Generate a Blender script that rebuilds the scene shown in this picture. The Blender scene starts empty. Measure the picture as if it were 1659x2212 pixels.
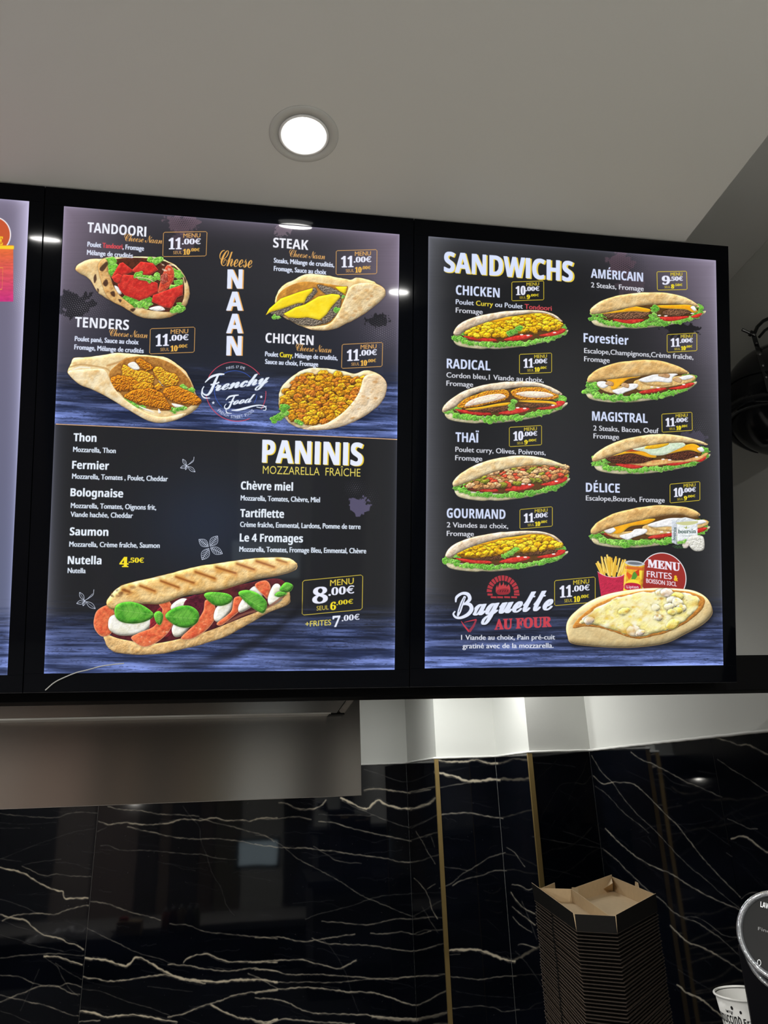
import bpy, bmesh, math, random, unicodedata
import numpy as np
from mathutils import Vector, Matrix

# ------------------------------------------------------------------ camera, world, lights, exposure
EYE = 1.60
FPX = 1604.8
YAW, PITCH, ROLL, TILT = .1701, .3491, -.0354, .285
sc = bpy.context.scene
COL = sc.collection
def cam_axes():
    cy, sy, cp, sp = math.cos(YAW), math.sin(YAW), math.cos(PITCH), math.sin(PITCH)
    f = Vector((sy*cp, cy*cp, sp)); r = Vector((cy, -sy, 0)); u = r.cross(f)
    cr, sr = math.cos(ROLL), math.sin(ROLL)
    return cr*r+sr*u, -sr*r+cr*u, f
CR, CU, CF = cam_axes()
cd = bpy.data.cameras.new('camera'); cam = bpy.data.objects.new('camera', cd); COL.objects.link(cam)
cd.sensor_fit = 'VERTICAL'; cd.sensor_height = 24; cd.lens = FPX*24/2212; cd.clip_start = .02; cd.clip_end = 60
cam.matrix_world = Matrix(((CR.x, CU.x, -CF.x, 0), (CR.y, CU.y, -CF.y, 0), (CR.z, CU.z, -CF.z, EYE), (0, 0, 0, 1)))
sc.camera = cam
w = bpy.data.worlds.new('world'); sc.world = w; w.use_nodes = True
w.node_tree.nodes['Background'].inputs[0].default_value = (.72, .74, .80, 1)
w.node_tree.nodes['Background'].inputs[1].default_value = .10
sc.view_settings.view_transform = 'Standard'; sc.view_settings.look = 'None'
sc.view_settings.exposure = 0; sc.view_settings.gamma = 1; sc.view_settings.use_curve_mapping = False
sc.cycles.use_denoising = True
sc.cycles.max_bounces = 8
sc.cycles.sample_clamp_indirect = 4
def area(name, loc, size, power, rot=(0, 0, 0), col=(1, .97, .92), shape='DISK', spread=math.pi):
    l = bpy.data.lights.new(name, 'AREA'); l.shape = shape; l.size = size; l.energy = power; l.color = col; l.spread = spread
    o = bpy.data.objects.new(name, l); o.location = loc; o.rotation_euler = rot; COL.objects.link(o); return o
# round ceiling lamps: place (x, y, z above the floor) and power
LAMPS = [(-.668, .392, EYE+1.123, 9), (.593, -.656, EYE+1.123, 30), (-1.9, -.7, EYE+1.123, 34), (-3.0, -1.9, EYE+1.123, 36), (-2.9, -.2, EYE+1.123, 30), (-2.7, .9, EYE+1.123, 16)]  # mirrored lamps first; the rest are added to brighten the ceiling
KITCHEN = (.90, 3.05, EYE+.60, 4.2)
for n_, (x_, y_, z_, p_) in enumerate(LAMPS+[KITCHEN]):
    area('lamp_light', (x_, y_, z_-.012), .085 if n_ < 6 else .16, p_, col=(1, .985, .945))
area('lamp_light', (.50, 3.30, EYE+.588), .10, 6, col=(.98, 1, .96))  # second cooking-side lamp, added to brighten the rear wall
area('added_hood_light', (-.9, 2.535, EYE-.0415), .05, 24, rot=(math.radians(52), 0, 0), col=(1, .96, .88))  # lamp added under the hood to brighten the marble veins

# ------------------------------------------------------------------ projection helpers (1659 x 2212 frame)
def ray(x, y):
    a = (x-829.5)/FPX; b = -(y-1106)/FPX
    return CR*a + CU*b + CF
def at_y(x, y, Y): d = ray(x, y); q = d*(Y/d.y); return Vector((q.x, q.y, q.z+EYE))
def at_x(x, y, X): d = ray(x, y); q = d*(X/d.x); return Vector((q.x, q.y, q.z+EYE))
def at_z(x, y, Z): d = ray(x, y); q = d*(Z/d.z); return Vector((q.x, q.y, q.z+EYE))
def project(p):
    p = Vector(p)-Vector((0, 0, EYE)); z = p.dot(CF)
    return (829.5+FPX*p.dot(CR)/z, 1106-FPX*p.dot(CU)/z)

# ------------------------------------------------------------------ materials
MATS = {}
def mat(name, col, rough=.5, metal=0, spec=.5, emit=None, es=0, bump=None, coat=0, trans=0, ior=1.45, var=None):
    if name in MATS: return MATS[name]
    m = bpy.data.materials.new(name); m.use_nodes = True; nt = m.node_tree; b = nt.nodes['Principled BSDF']
    b.inputs['Base Color'].default_value = (*col, 1); b.inputs['Roughness'].default_value = rough
    b.inputs['Metallic'].default_value = metal; b.inputs['Specular IOR Level'].default_value = spec
    b.inputs['Coat Weight'].default_value = coat; b.inputs['Coat Roughness'].default_value = .04
    b.inputs['Transmission Weight'].default_value = trans; b.inputs['IOR'].default_value = ior
    if emit: b.inputs['Emission Color'].default_value = (*emit, 1); b.inputs['Emission Strength'].default_value = es
    if bump or var:
        tc = nt.nodes.new('ShaderNodeTexCoord'); mp = nt.nodes.new('ShaderNodeMapping'); nz = nt.nodes.new('ShaderNodeTexNoise')
        nt.links.new(tc.outputs['Object'], mp.inputs[0]); nt.links.new(mp.outputs[0], nz.inputs['Vector'])
        sx = (bump or var)
        mp.inputs['Scale'].default_value = sx[0]; nz.inputs['Scale'].default_value = 1; nz.inputs['Detail'].default_value = 4
        if bump:
            bp = nt.nodes.new('ShaderNodeBump'); bp.inputs['Strength'].default_value = bump[1]; bp.inputs['Distance'].default_value = bump[2]
            nt.links.new(nz.outputs[0], bp.inputs['Height']); nt.links.new(bp.outputs[0], b.inputs['Normal'])
        if var:
            mx = nt.nodes.new('ShaderNodeMix'); mx.data_type = 'RGBA'
            mx.inputs[6].default_value = (*col, 1); mx.inputs[7].default_value = (*var[1], 1)
            nt.links.new(nz.outputs[0], mx.inputs[0]); nt.links.new(mx.outputs[2], b.inputs['Base Color'])
    MATS[name] = m; return m
PAINT = mat('white_paint', (.70, .71, .68), .55, bump=((60, 60, 60), .12, .002))
CEIL = mat('ceiling_paint', (.72, .715, .69), .6, bump=((35, 35, 35), .10, .002))
BLACK = mat('black_gloss_frame', (.002, .0025, .004), .05, spec=.08, bump=((40, 40, 40), .01, .0002))
BLACKM = mat('black_satin', (.002, .002, .0025), .5, spec=.1, bump=((200, 200, 200), .05, .0003))
STEEL = mat('brushed_steel', (.34, .315, .295), .20, 1, bump=((2, 2, 260), .10, .0004))
_b = STEEL.node_tree.nodes['Principled BSDF']; _t = STEEL.node_tree.nodes.new('ShaderNodeTangent'); _t.direction_type = 'RADIAL'; _t.axis = 'Z'
STEEL.node_tree.links.new(_t.outputs[0], _b.inputs['Tangent']); _b.inputs['Anisotropic'].default_value = .85; _b.inputs['Anisotropic Rotation'].default_value = .25
GOLD = mat('gold_trim', (.44, .31, .12), .42, .8, bump=((100, 100, 100), .05, .0005))
GROUT = mat('dark_grout', (.24, .24, .23), .7, bump=((200, 200, 200), .1, .0005))
KRAFT = mat('kraft_card', (.62, .46, .27), .8, var=((90, 90, 90), (.52, .38, .22)))
KEDGE = mat('kraft_edge_shaded', (.055, .038, .027), .85, var=((120, 120, 120), (.02, .015, .011)))  # darker copy of the card edge, shade put into the colour
BCARD = mat('black_card', (.007, .0065, .006), .7, spec=.12, var=((150, 150, 150), (.013, .012, .011)))
FLOORM = mat('floor_tile', (.54, .52, .49), .5, var=((6, 6, 6), (.46, .44, .42)))
GREY = mat('grey_plaster', (.12, .12, .125), .7, var=((4, 4, 4), (.09, .09, .09)))
CHROME = mat('polished_steel', (.8, .8, .82), .12, 1, bump=((50, 50, 50), .02, .001))
GLASS = mat('cut_glass', (.62, .64, .68), .10, .75, spec=.8, bump=((90, 90, 90), .55, .004))
LAMPG = mat('lamp_diffuser', (1, 1, 1), .4, emit=(1, 1, .98), es=9, bump=((80, 80, 80), .02, .001))
LAMPR = mat('lamp_ring_white', (.8, .8, .8), .3, emit=(1, 1, 1), es=.0, bump=((80, 80, 80), .02, .001))
LEDW = mat('led_edge_light', (.5, .5, .6), .3, emit=(.62, .66, .9), es=.55, bump=((80, 80, 80), .02, .001))
CUPW = mat('cup_paper', (.80, .80, .77), .5, bump=((200, 200, 200), .05, .0003))
INKK = mat('black_ink', (.01, .01, .012), .5, bump=((200, 200, 200), .05, .0002))
INKW = mat('screen_white', (.5, .5, .5), .4, emit=(.8, .8, .8), es=.7, bump=((200, 200, 200), .02, .0002))
INKG = mat('screen_grey', (.2, .2, .2), .4, emit=(.3, .3, .3), es=.3, bump=((200, 200, 200), .02, .0002))
SCREEN = mat('screen_dark_glass', (.012, .012, .012), .12, emit=(.05, .05, .048), es=.35, bump=((20, 20, 20), .02, .001))

# ------------------------------------------------------------------ scene graph helpers
def tag(o, label=None, cat=None, group=None, kind=None):
    for k, v in (('label', label), ('category', cat), ('group', group), ('kind', kind)):
        if v: o[k] = v
    return o
def link(name, me, parent=None, mats=()):
    o = bpy.data.objects.new(name, me); COL.objects.link(o)
    for m in mats: me.materials.append(m)
    if parent: o.parent = parent; o.matrix_parent_inverse = parent.matrix_world.inverted()
    return o
def thing(name, label, cat, loc, group=None):
    o = bpy.data.objects.new(name, None); COL.objects.link(o); o.location = loc; o.empty_display_size = .05
    o.matrix_world = Matrix.Translation(loc)
    return tag(o, label, cat, group)
def frompy(name, vs, fs, m, parent=None, smooth=False, bevel=0, uv=None):
    me = bpy.data.meshes.new(name); me.from_pydata([tuple(v) for v in vs], [], fs)
    if bevel or True:
        bm = bmesh.new(); bm.from_mesh(me)
        if len(fs) > 1: bmesh.ops.recalc_face_normals(bm, faces=bm.faces)
        if bevel: bmesh.ops.bevel(bm, geom=bm.edges[:], offset=bevel, segments=2, affect='EDGES', profile=.6)
        bm.to_mesh(me); bm.free()
    if smooth:
        for p in me.polygons: p.use_smooth = True
    return link(name, me, parent, m if isinstance(m, (list, tuple)) else [m])
BOXF = [(0, 1, 3, 2), (4, 6, 7, 5), (0, 4, 5, 1), (2, 3, 7, 6), (0, 2, 6, 4), (1, 5, 7, 3)]
def obox(name, o, a, b, c, m, parent=None, bevel=0):
    """box from corner o spanned by vectors a, b, c"""
    o, a, b, c = map(Vector, (o, a, b, c))
    vs = [o+a*i+b*j+c*k for i in (0, 1) for j in (0, 1) for k in (0, 1)]
    return frompy(name, vs, BOXF, m, parent, bevel=bevel)
def box(name, lo, hi, m, parent=None, bevel=0):
    return obox(name, lo, (hi[0]-lo[0], 0, 0), (0, hi[1]-lo[1], 0), (0, 0, hi[2]-lo[2]), m, parent, bevel)
def lathe(name, prof, n, M, m, parent=None, smooth=True, close=False):
    vs = []; fs = []
    for r, z in prof:
        for i in range(n):
            a = 2*math.pi*i/n; vs.append(M @ Vector((r*math.cos(a), r*math.sin(a), z)))
    k = len(prof)
    for j in range(k-1+(1 if close else 0)):
        for i in range(n):
            a = j*n+i; b = j*n+(i+1) % n; c = ((j+1) % k)*n+(i+1) % n; d = ((j+1) % k)*n+i
            fs.append((a, b, c, d))
    if not close:
        if prof[0][0] > 1e-6: fs.append(tuple(range(n)))
        if prof[-1][0] > 1e-6: fs.append(tuple((k-1)*n+i for i in range(n)))
    return frompy(name, vs, fs, m, parent, smooth)
def tube(name, pts, r, m, parent=None, n=10):
    cu = bpy.data.curves.new(name, 'CURVE'); cu.dimensions = '3D'; cu.bevel_depth = r; cu.bevel_resolution = 3; cu.use_fill_caps = True
    s = cu.splines.new('POLY'); s.points.add(len(pts)-1)
    for p, q in zip(s.points, pts): p.co = (*q, 1)
    o = bpy.data.objects.new('tmp', cu); COL.objects.link(o)
    me = bpy.data.meshes.new_from_object(o.evaluated_get(bpy.context.evaluated_depsgraph_get()))
    bpy.data.objects.remove(o); bpy.data.curves.remove(cu); me.materials.clear()
    for p in me.polygons: p.use_smooth = True
    return link(name, me, parent, [m])

# ------------------------------------------------------------------ a small painter for the printed menus
rng = np.random.default_rng(7)
def blur(a, r):
    r = int(max(1, round(r)))
    for _ in range(2):
        for ax in (0, 1):
            p = [(0, 0), (0, 0)]; p[ax] = (r+1, r)
            c = np.cumsum(np.pad(a, p, mode='edge'), axis=ax)
            n = a.shape[ax]; k = 2*r+1
            a = (c[k:k+n] - c[:n])/k if ax == 0 else (c[:, k:k+n] - c[:, :n])/k
    return a
def vnoise(h, w, cx, cy):
    gx, gy = int(w/cx)+3, int(h/cy)+3
    g = rng.random((gy, gx)).astype(np.float32)
    x = np.arange(w)/cx + rng.random(); y = np.arange(h)/cy + rng.random()
    xi = x.astype(int); yi = y.astype(int); fx = x-xi; fy = y-yi
    fx = fx*fx*(3-2*fx); fy = fy*fy*(3-2*fy)
    xj = np.minimum(xi+1, gx-1); yj = np.minimum(yi+1, gy-1)
    t = g[yi][:, xi]*(1-fx)+g[yi][:, xj]*fx; b = g[yj][:, xi]*(1-fx)+g[yj][:, xj]*fx
    return t*(1-fy)[:, None]+b*fy[:, None]
def fbm(h, w, cx, cy=None, o=3):
    cy = cy or cx; s = 0; a = 1; t = 0
    for _ in range(o):
        s = s+a*vnoise(h, w, max(cx, 1.01), max(cy, 1.01)); t += a; a *= .55; cx /= 2; cy /= 2
    return s/t
def spline(pts, n=7, closed=True):
    p = np.asarray(pts, float)
    if closed: q = np.vstack([p[-1:], p, p[:2]])
    else: q = np.vstack([2*p[:1]-p[1:2], p, 2*p[-1:]-p[-2:-1]])
    out = []
    t = np.linspace(0, 1, n, endpoint=False)[:, None]
    for i in range(len(q)-3):
        a, b, c, d = q[i:i+4]
        out.append(.5*((2*b)+(-a+c)*t+(2*a-5*b+4*c-d)*t**2+(-a+3*b-3*c+d)*t**3))
    if not closed: out.append(p[-1:])
    return np.vstack(out)
def cover(A, B, x0, y0, w, h, SS=4):
    """signed-area coverage of edges A->B inside a window"""
    ax, ay = A[:, 0]-x0, (A[:, 1]-y0)*SS; bx, by = B[:, 0]-x0, (B[:, 1]-y0)*SS
    lo = np.minimum(ay, by); hi = np.maximum(ay, by)
    r0 = np.clip(np.ceil(lo-.5), 0, h*SS).astype(int); r1 = np.clip(np.ceil(hi-.5), 0, h*SS).astype(int)
    n = r1-r0; k = n > 0
    if not k.any(): return np.zeros((h, w), np.float32)
    ax, ay, bx, by, r0, n = ax[k], ay[k], bx[k], by[k], r0[k], n[k]
    idx = np.repeat(np.arange(len(n)), n)
    row = np.arange(n.sum()) - np.repeat(np.cumsum(n)-n, n) + r0[idx]
    tt = (row+.5-ay[idx])/(by[idx]-ay[idx]); x = np.clip(ax[idx]+(bx[idx]-ax[idx])*tt, 0, w)
    s = np.where(by[idx] > ay[idx], 1., -1.); xi = x.astype(int); f = x-xi
    W = w+2
    acc = np.bincount(row*W+xi, s*(1-f), h*SS*W)+np.bincount(row*W+xi+1, s*f, h*SS*W)
    acc = np.abs(np.cumsum(acc.reshape(h*SS, W), 1)[:, :w]); acc = np.minimum(acc, 1)
    return acc.reshape(h, SS, w).mean(1).astype(np.float32)
GC = {}
def tris_of(s, off):
    c = bpy.data.curves.new('t', 'FONT'); c.body = s; c.offset = off; c.resolution_u = 3
    o = bpy.data.objects.new('t', c); COL.objects.link(o)
    e = o.evaluated_get(bpy.context.evaluated_depsgraph_get()); m = e.to_mesh(); m.calc_loop_triangles()
    n = len(m.vertices); v = np.empty(n*3, np.float32); m.vertices.foreach_get('co', v); v = v.reshape(-1, 3)[:, :2]
    k = len(m.loop_triangles); t = np.empty(k*3, np.int32)
    if k: m.loop_triangles.foreach_get('vertices', t)
    t = v[t.reshape(-1, 3)].astype(float) if k else np.zeros((0, 3, 2))
    e.to_mesh_clear(); bpy.data.objects.remove(o); bpy.data.curves.remove(c)
    if len(t):
        cr = (t[:, 1, 0]-t[:, 0, 0])*(t[:, 2, 1]-t[:, 0, 1])-(t[:, 1, 1]-t[:, 0, 1])*(t[:, 2, 0]-t[:, 0, 0])
        t[cr < 0] = t[cr < 0][:, ::-1]; t = t[np.abs(cr) > 1e-9]
    return t
def glyph(ch, off):
    if (ch, off) not in GC:
        bar = GC.get(('|', 'w', off))
        if bar is None: bar = GC[('|', 'w', off)] = tris_of('|', off)[..., 0].max()
        if ch == '\U0001D5DC':   # plain bold I
            GC[(ch, off)] = (np.array([[(.07, 0), (.24, 0), (.24, .714)], [(.07, 0), (.24, .714), (.07, .714)]], float), .31)
        elif ch in ' \u00a0': GC[(ch, off)] = (np.zeros((0, 3, 2)), tris_of('x x|', off)[..., 0].max()-tris_of('xx|', off)[..., 0].max())
        else:
            GC[(ch, off)] = (tris_of(ch, off), tris_of(ch+'|', off)[..., 0].max()-bar)
    return GC[(ch, off)]
FAM = {'bs': (0x1D5D4, 0x1D5EE, 0x1D7EC), 'sc': (0x1D4D0, 0x1D4EA, None), 'se': (0x1D400, 0x1D41A, 0x1D7CE)}
def mapch(c, st):
    if st not in FAM: return c
    U, L, D = FAM[st]
    if 'A' <= c <= 'Z': return chr(U+ord(c)-65)
    if 'a' <= c <= 'z': return chr(L+ord(c)-97)
    if '0' <= c <= '9' and D: return chr(D+ord(c)-48)
    return c
def layout(s, st, off=0, sp=0, futura=False):
    """triangles of a line of text, its x extent and its capital height"""
    out = []; x = 0
    for c in s:
        acc = None; b = c
        if st in FAM and ord(c) > 127 and c != '€':
            d = unicodedata.normalize('NFD', c); b = d[0]; acc = d[1] if len(d) > 1 else None
        
        m = mapch(b, st)
        o2 = off if m != b else (off+.022 if st in FAM and b != '€' else off)
        g, adv = glyph(m, o2)
        if len(g):
            out.append(g+[x, 0])
            if acc:
                gx = (g[..., 0].min()+g[..., 0].max())/2+x; top = g[..., 1].max()+.07 if b != 'i' else .60; q = []
                if b == 'i': top = g[..., 1].max()-.08
                if acc == '\u0301': q = [[(-.05, 0), (.03, 0), (.13, .15)], [(-.05, 0), (.13, .15), (.0, .15)]]
                if acc == '\u0300': q = [[(.05, 0), (-.0, .15), (-.13, .15)], [(.05, 0), (-.13, .15), (-.03, 0)]]
                if acc == '\u0302': q = [[(-.16, 0), (-.06, 0), (0, .15)], [(.06, 0), (.16, 0), (0, .15)], [(-.06, 0), (0, .07), (0, .15)], [(0, .07), (.06, 0), (0, .15)]]
                if acc == '\u0308':
                    for sx in (-.14, .04): q += [[(sx, 0), (sx+.1, 0), (sx+.1, .12)], [(sx, 0), (sx+.1, .12), (sx, .12)]]
                if q:
                    q = np.array(q, float); cr = (q[:, 1, 0]-q[:, 0, 0])*(q[:, 2, 1]-q[:, 0, 1])-(q[:, 1, 1]-q[:, 0, 1])*(q[:, 2, 0]-q[:, 0, 0])
                    q[cr < 0] = q[cr < 0][:, ::-1]; out.append(q+[gx, top])
        x += adv+sp
    T = np.concatenate(out); H = glyph(mapch('H', st), 0)[0][..., 1].max()
    return T, T[..., 0].min(), T[..., 0].max(), H

def homography(src, dst):
    A = []; b = []
    for (x, y), (u, v) in zip(src, dst):
        A.append([x, y, 1, 0, 0, 0, -u*x, -u*y]); b.append(u); A.append([0, 0, 0, x, y, 1, -v*x, -v*y]); b.append(v)
    return np.append(np.linalg.solve(np.array(A, float), np.array(b, float)), 1).reshape(3, 3)
def ap(H, P):
    P = np.atleast_2d(np.asarray(P, float)); q = np.c_[P, np.ones(len(P))] @ H.T; return q[:, :2]/q[:, 2:]
def C3(c): return np.array(c, np.float32)/255.
class Canvas:
    def __init__(s, x0, y0, x1, y1, S, H=None, bg=(28, 29, 31)):
        s.x0, s.y0, s.S = x0, y0, S; s.w = int((x1-x0)*S); s.h = int((y1-y0)*S); s.H = H
        s.a = np.empty((s.h, s.w, 3), np.float32); s.a[:] = C3(bg)
        if H is not None: s.Hi = np.linalg.inv(H)
    def cv(s, P): return (np.asarray(P, float)-[s.x0, s.y0])*s.S
    def grid(s):
        X = np.arange(s.w)/s.S+s.x0; Y = np.arange(s.h)/s.S+s.y0
        return X[None, :], Y[:, None]
    def win(s, P, pad):
        lo = np.floor(P.min(0)-pad).astype(int); hi = np.ceil(P.max(0)+pad).astype(int)
        x0, y0 = max(lo[0], 0), max(lo[1], 0); x1, y1 = min(hi[0], s.w), min(hi[1], s.h)
        return (x0, y0, x1-x0, y1-y0) if x1 > x0 and y1 > y0 else None
    def mask(s, polys, pad=6):
        polys = [s.cv(p) for p in polys]
        A = np.concatenate(polys); B = np.concatenate([np.roll(p, -1, 0) for p in polys])
        wn = s.win(A, pad)
        return (None, None) if wn is None else (cover(A, B, *wn), wn)
    def comp(s, m, wn, col):
        x, y, w, h = wn; r = s.a[y:y+h, x:x+w]; r += (col-r)*m[..., None]
    def poly(s, pts, col, alpha=1, soft=0, smooth=False, wob=0):
        P = spline(pts) if smooth else np.asarray(pts, float)
        m, wn = s.mask([P], 6+soft*3*s.S)
        if m is None: return
        if soft: m = blur(m, soft*s.S)
        s.comp(m*alpha, wn, C3(col))
    def line(s, pts, wd, col, alpha=1, smooth=True, closed=False, taper=False, soft=0):
        P = spline(pts, 6, closed) if smooth and len(pts) > 2 else np.asarray(pts, float)
        if closed: P = np.vstack([P, P[:1]])
        d = np.gradient(P, axis=0); nrm = np.c_[-d[:, 1], d[:, 0]]/(np.linalg.norm(d, axis=1)[:, None]+1e-9)
        k = np.full(len(P), wd/2)
        if taper is True: k = k*np.sin(np.linspace(.25, 2.9, len(P)))
        elif taper is not False and taper is not None: k = np.interp(np.linspace(0, 1, len(P)), np.linspace(0, 1, len(taper)), taper)/2
        L = P+nrm*k[:, None]; R = P-nrm*k[:, None]
        q = [np.array([L[i], L[i+1], R[i+1], R[i]]) for i in range(len(P)-1)]
        out = []
        for p in q:
            a = np.sum(p[:, 0]*np.roll(p[:, 1], -1)-p[:, 1]*np.roll(p[:, 0], -1)); out.append(p if a > 0 else p[::-1])
        m, wn = s.mask(out)
        if m is None: return
        if soft: m = blur(m, soft*s.S)
        s.comp(m*alpha, wn, C3(col))
    def blob(s, pts, col, col2=None, nz=5, amp=.6, rel=.5, rw=4, rim=None, rimw=1.2, jag=0, alpha=1, smooth=True, bump=.22, clip=None, shadow=0, lowdark=0):
        P = spline(pts) if smooth else np.asarray(pts, float)
        if jag:
            t = np.arange(len(P)); ph = rng.random(4)*6.28
            nrm = P-P.mean(0); nrm /= np.linalg.norm(nrm, axis=1)[:, None]+1e-9
            P = P+nrm*(jag*(np.sin(t*.9+ph[0])+.7*np.sin(t*1.7+ph[1])+.6*rng.standard_normal(len(P))))[:, None]
        S = s.S; m, wn = s.mask([P], 4+rw*S)
        if m is None: return
        x, y, w, h = wn
        if clip is not None: m = m*clip[y:y+h, x:x+w]
        if shadow: s.comp(blur(m, 2.2*S)*shadow, wn, C3((0, 0, 0)))
        hb = blur(m, rw*S*.6); hb = np.clip((hb-.5)*2, 0, 1)
        n = fbm(h, w, nz*S, o=4)
        c = C3(col)[None, None]*np.ones((h, w, 1), np.float32)
        if col2 is not None:
            k = np.clip((n-.5)*3.2*amp+.5*amp, 0, 1)[..., None]; c = c*(1-k)+C3(col2)*k
        ht = np.sqrt(hb+.001)*rel*rw*S+n*bump*rw*S*1.6
        gy, gx = np.gradient(ht)
        sh = 1+.55*np.clip(gx*.45+gy*.85, -1, 1)
        c = c*sh[..., None]
        if lowdark:
            c = c*(1-lowdark*np.linspace(-.3, 1, h)[:, None, None].clip(0, 1))
        if rim is not None:
            k = np.clip(1-blur(m, rimw*S)*1.0, 0, .5)*2; c = c*(1-k[..., None])+C3(rim)*k[..., None]
        s.comp(m*alpha, wn, np.clip(c, 0, 1))
    def dirs(s, p):
        """directions along the print at a point of the picture"""
        q = ap(s.H, [p])[0]; e = 1e-3
        a = ap(s.Hi, [q+[e, 0]])[0]-p; b = ap(s.Hi, [q+[0, e]])[0]-p
        return a/abs(a[0]), b/abs(b[1])
    def text(s, t, x0, yb, x1, cap, st='bs', col=(226, 232, 250), off=0, fat=0, sp=0, sl=None, slant=0, up=None, fut=False, grad=None, alpha=1):
        segs = t if isinstance(t, list) else [(t, col)]
        full = ''.join(a for a, _ in segs)
        T, lo, hi, Hc = layout(full, st, off, sp, fut)
        d, u = s.dirs(np.array([x0, yb], float)) if s.H is not None else (np.array([1., 0]), np.array([0, -1.]))
        if u[1] > 0: u = -u
        if sl is not None: d = np.array([1, sl])
        if up is not None: u = np.array(up, float)
        kx = (x1-x0)/(hi-lo); ky = cap/Hc
        # split in colours by advance
        xs = 0; bounds = []
        for a, c in segs:
            w_ = 0
            for ch in a:
                b = unicodedata.normalize('NFD', ch)[0] if st in FAM and ord(ch) > 127 and ch != '€' else ch
                pass
                m_ = mapch(b, st); w_ += glyph(m_, off if m_ != b else (off+.022 if st in FAM and b != '€' else off))[1]+sp
            bounds.append((xs, xs+w_, c)); xs += w_
        cx = T[..., 0].mean(1)
        for a, b, c in bounds:
            q = T[(cx >= a-.05) & (cx < b-.0)] if len(bounds) > 1 else T
            if not len(q): continue
            X = (q[..., 0]-lo+q[..., 1]*slant)*kx; Y = q[..., 1]*ky
            P = np.array([x0, yb])+X[..., None]*d+Y[..., None]*u
            P = (P-[s.x0, s.y0])*s.S
            A = P.reshape(-1, 2); B = np.roll(P, -1, 1).reshape(-1, 2)
            wn = s.win(A, 6+fat*s.S)
            if wn is None: continue
            m = cover(A, B, *wn)
            if fat:
                f = fat*s.S; k = int(math.ceil(f)); mm = m.copy()
                for i in range(1, k+1):
                    wgt = min(1, f-i+1)
                    for sgn in (-1, 1): mm = np.maximum(mm, np.roll(m, sgn*i, 1)*wgt)
                m = np.maximum(mm, np.maximum(np.roll(mm, 1, 0), np.roll(mm, -1, 0))*min(1, f*.45))
            s.comp(m*alpha, wn, C3(c))
    def out(s, name, corners, W, Hh, post=None):
        """warp to the flat print: corners TL,TR,BR,BL in picture px"""
        Hm = homography([(0, 0), (1, 0), (1, 1), (0, 1)], corners)
        U, V = np.meshgrid((np.arange(W)+.5)/W, (np.arange(Hh)+.5)/Hh)
        Q = (ap(Hm, np.c_[U.ravel(), V.ravel()])-[s.x0, s.y0])*s.S-.5
        def refl(v, n): v = np.abs(v); v = v % (2*(n-1)); return np.where(v > n-1, 2*(n-1)-v, v)
        qx, qy = refl(Q[:, 0], s.w), refl(Q[:, 1], s.h)
        xi = np.clip(qx.astype(int), 0, s.w-2); yi = np.clip(qy.astype(int), 0, s.h-2); fx = (qx-xi)[:, None]; fy = (qy-yi)[:, None]
        a = s.a
        r = (a[yi, xi]*(1-fx)+a[yi, xi+1]*fx)*(1-fy)+(a[yi+1, xi]*(1-fx)+a[yi+1, xi+1]*fx)*fy
        r = r.reshape(Hh, W, 3)
        if post: r = post(r, U, V)
        im = bpy.data.images.new(name, W, Hh); px = np.ones((Hh, W, 4), np.float32); px[..., :3] = np.clip(r, 0, 1)[::-1]
        im.pixels.foreach_set(px.ravel()); im.update(); im.pack()
        return im
WHITE = (224, 232, 252); GOLDC = (226, 168, 92); YEL = (250, 226, 40)

# ------------------------------------------------------------------ prints: helpers
def Z(k, ox, oy, *xy):
    a = np.array(xy, float).reshape(-1, 2); return a/k+[ox, oy]
def price(c, TL, TR, BL, big, dec, small, sdec, col=GOLDC, wide=1.0, big1=False):
    TL, TR, BL = (np.array(p, float) for p in (TL, TR, BL)); ex = TR-TL; ey = BL-TL; w = ex[0]; h = np.hypot(*ey)
    P = lambda u, v: TL+ex*u+ey*v
    r = .03
    ring = [P(r, 0), P(1-r, 0), P(1, r*1.4), P(1, 1-r*1.4), P(1-r, 1), P(r, 1), P(0, 1-r*1.4), P(0, r*1.4)]
    c.line(ring, 1.25, col, smooth=False, closed=True)
    sl = ex[1]/ex[0]; up = -ey/h
    def T(t, u0, v, u1, cap, st, cl, **k):
        p = P(u0, v); c.text(t, p[0], p[1], P(u1, v)[0], cap*h, st, cl, sl=sl, up=up, **k)
    T('MENU', .46, .235, .85, .175, 'r', col, fat=.3)
    n = len(big)
    T(big, .13 if n > 1 else .17, .70, .42, .44, 'se', (236, 238, 255), fat=.9)
    T('.'+dec+'€', .435, .505, .86, .21, 'se', (236, 238, 255), fat=.55)
    T('SEUL', .24, .905, .44, .125, 'r', col, fat=.15)
    T(small, .47, .93, .62 if len(small) > 1 else .56, .215, 'se', YEL if col != GOLDC else (250, 190, 80), fat=.6)
    T('.'+sdec+'€', .63 if len(small) > 1 else .57, .80, .845, .12, 'se', YEL if col != GOLDC else (250, 190, 80), fat=.3)
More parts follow.
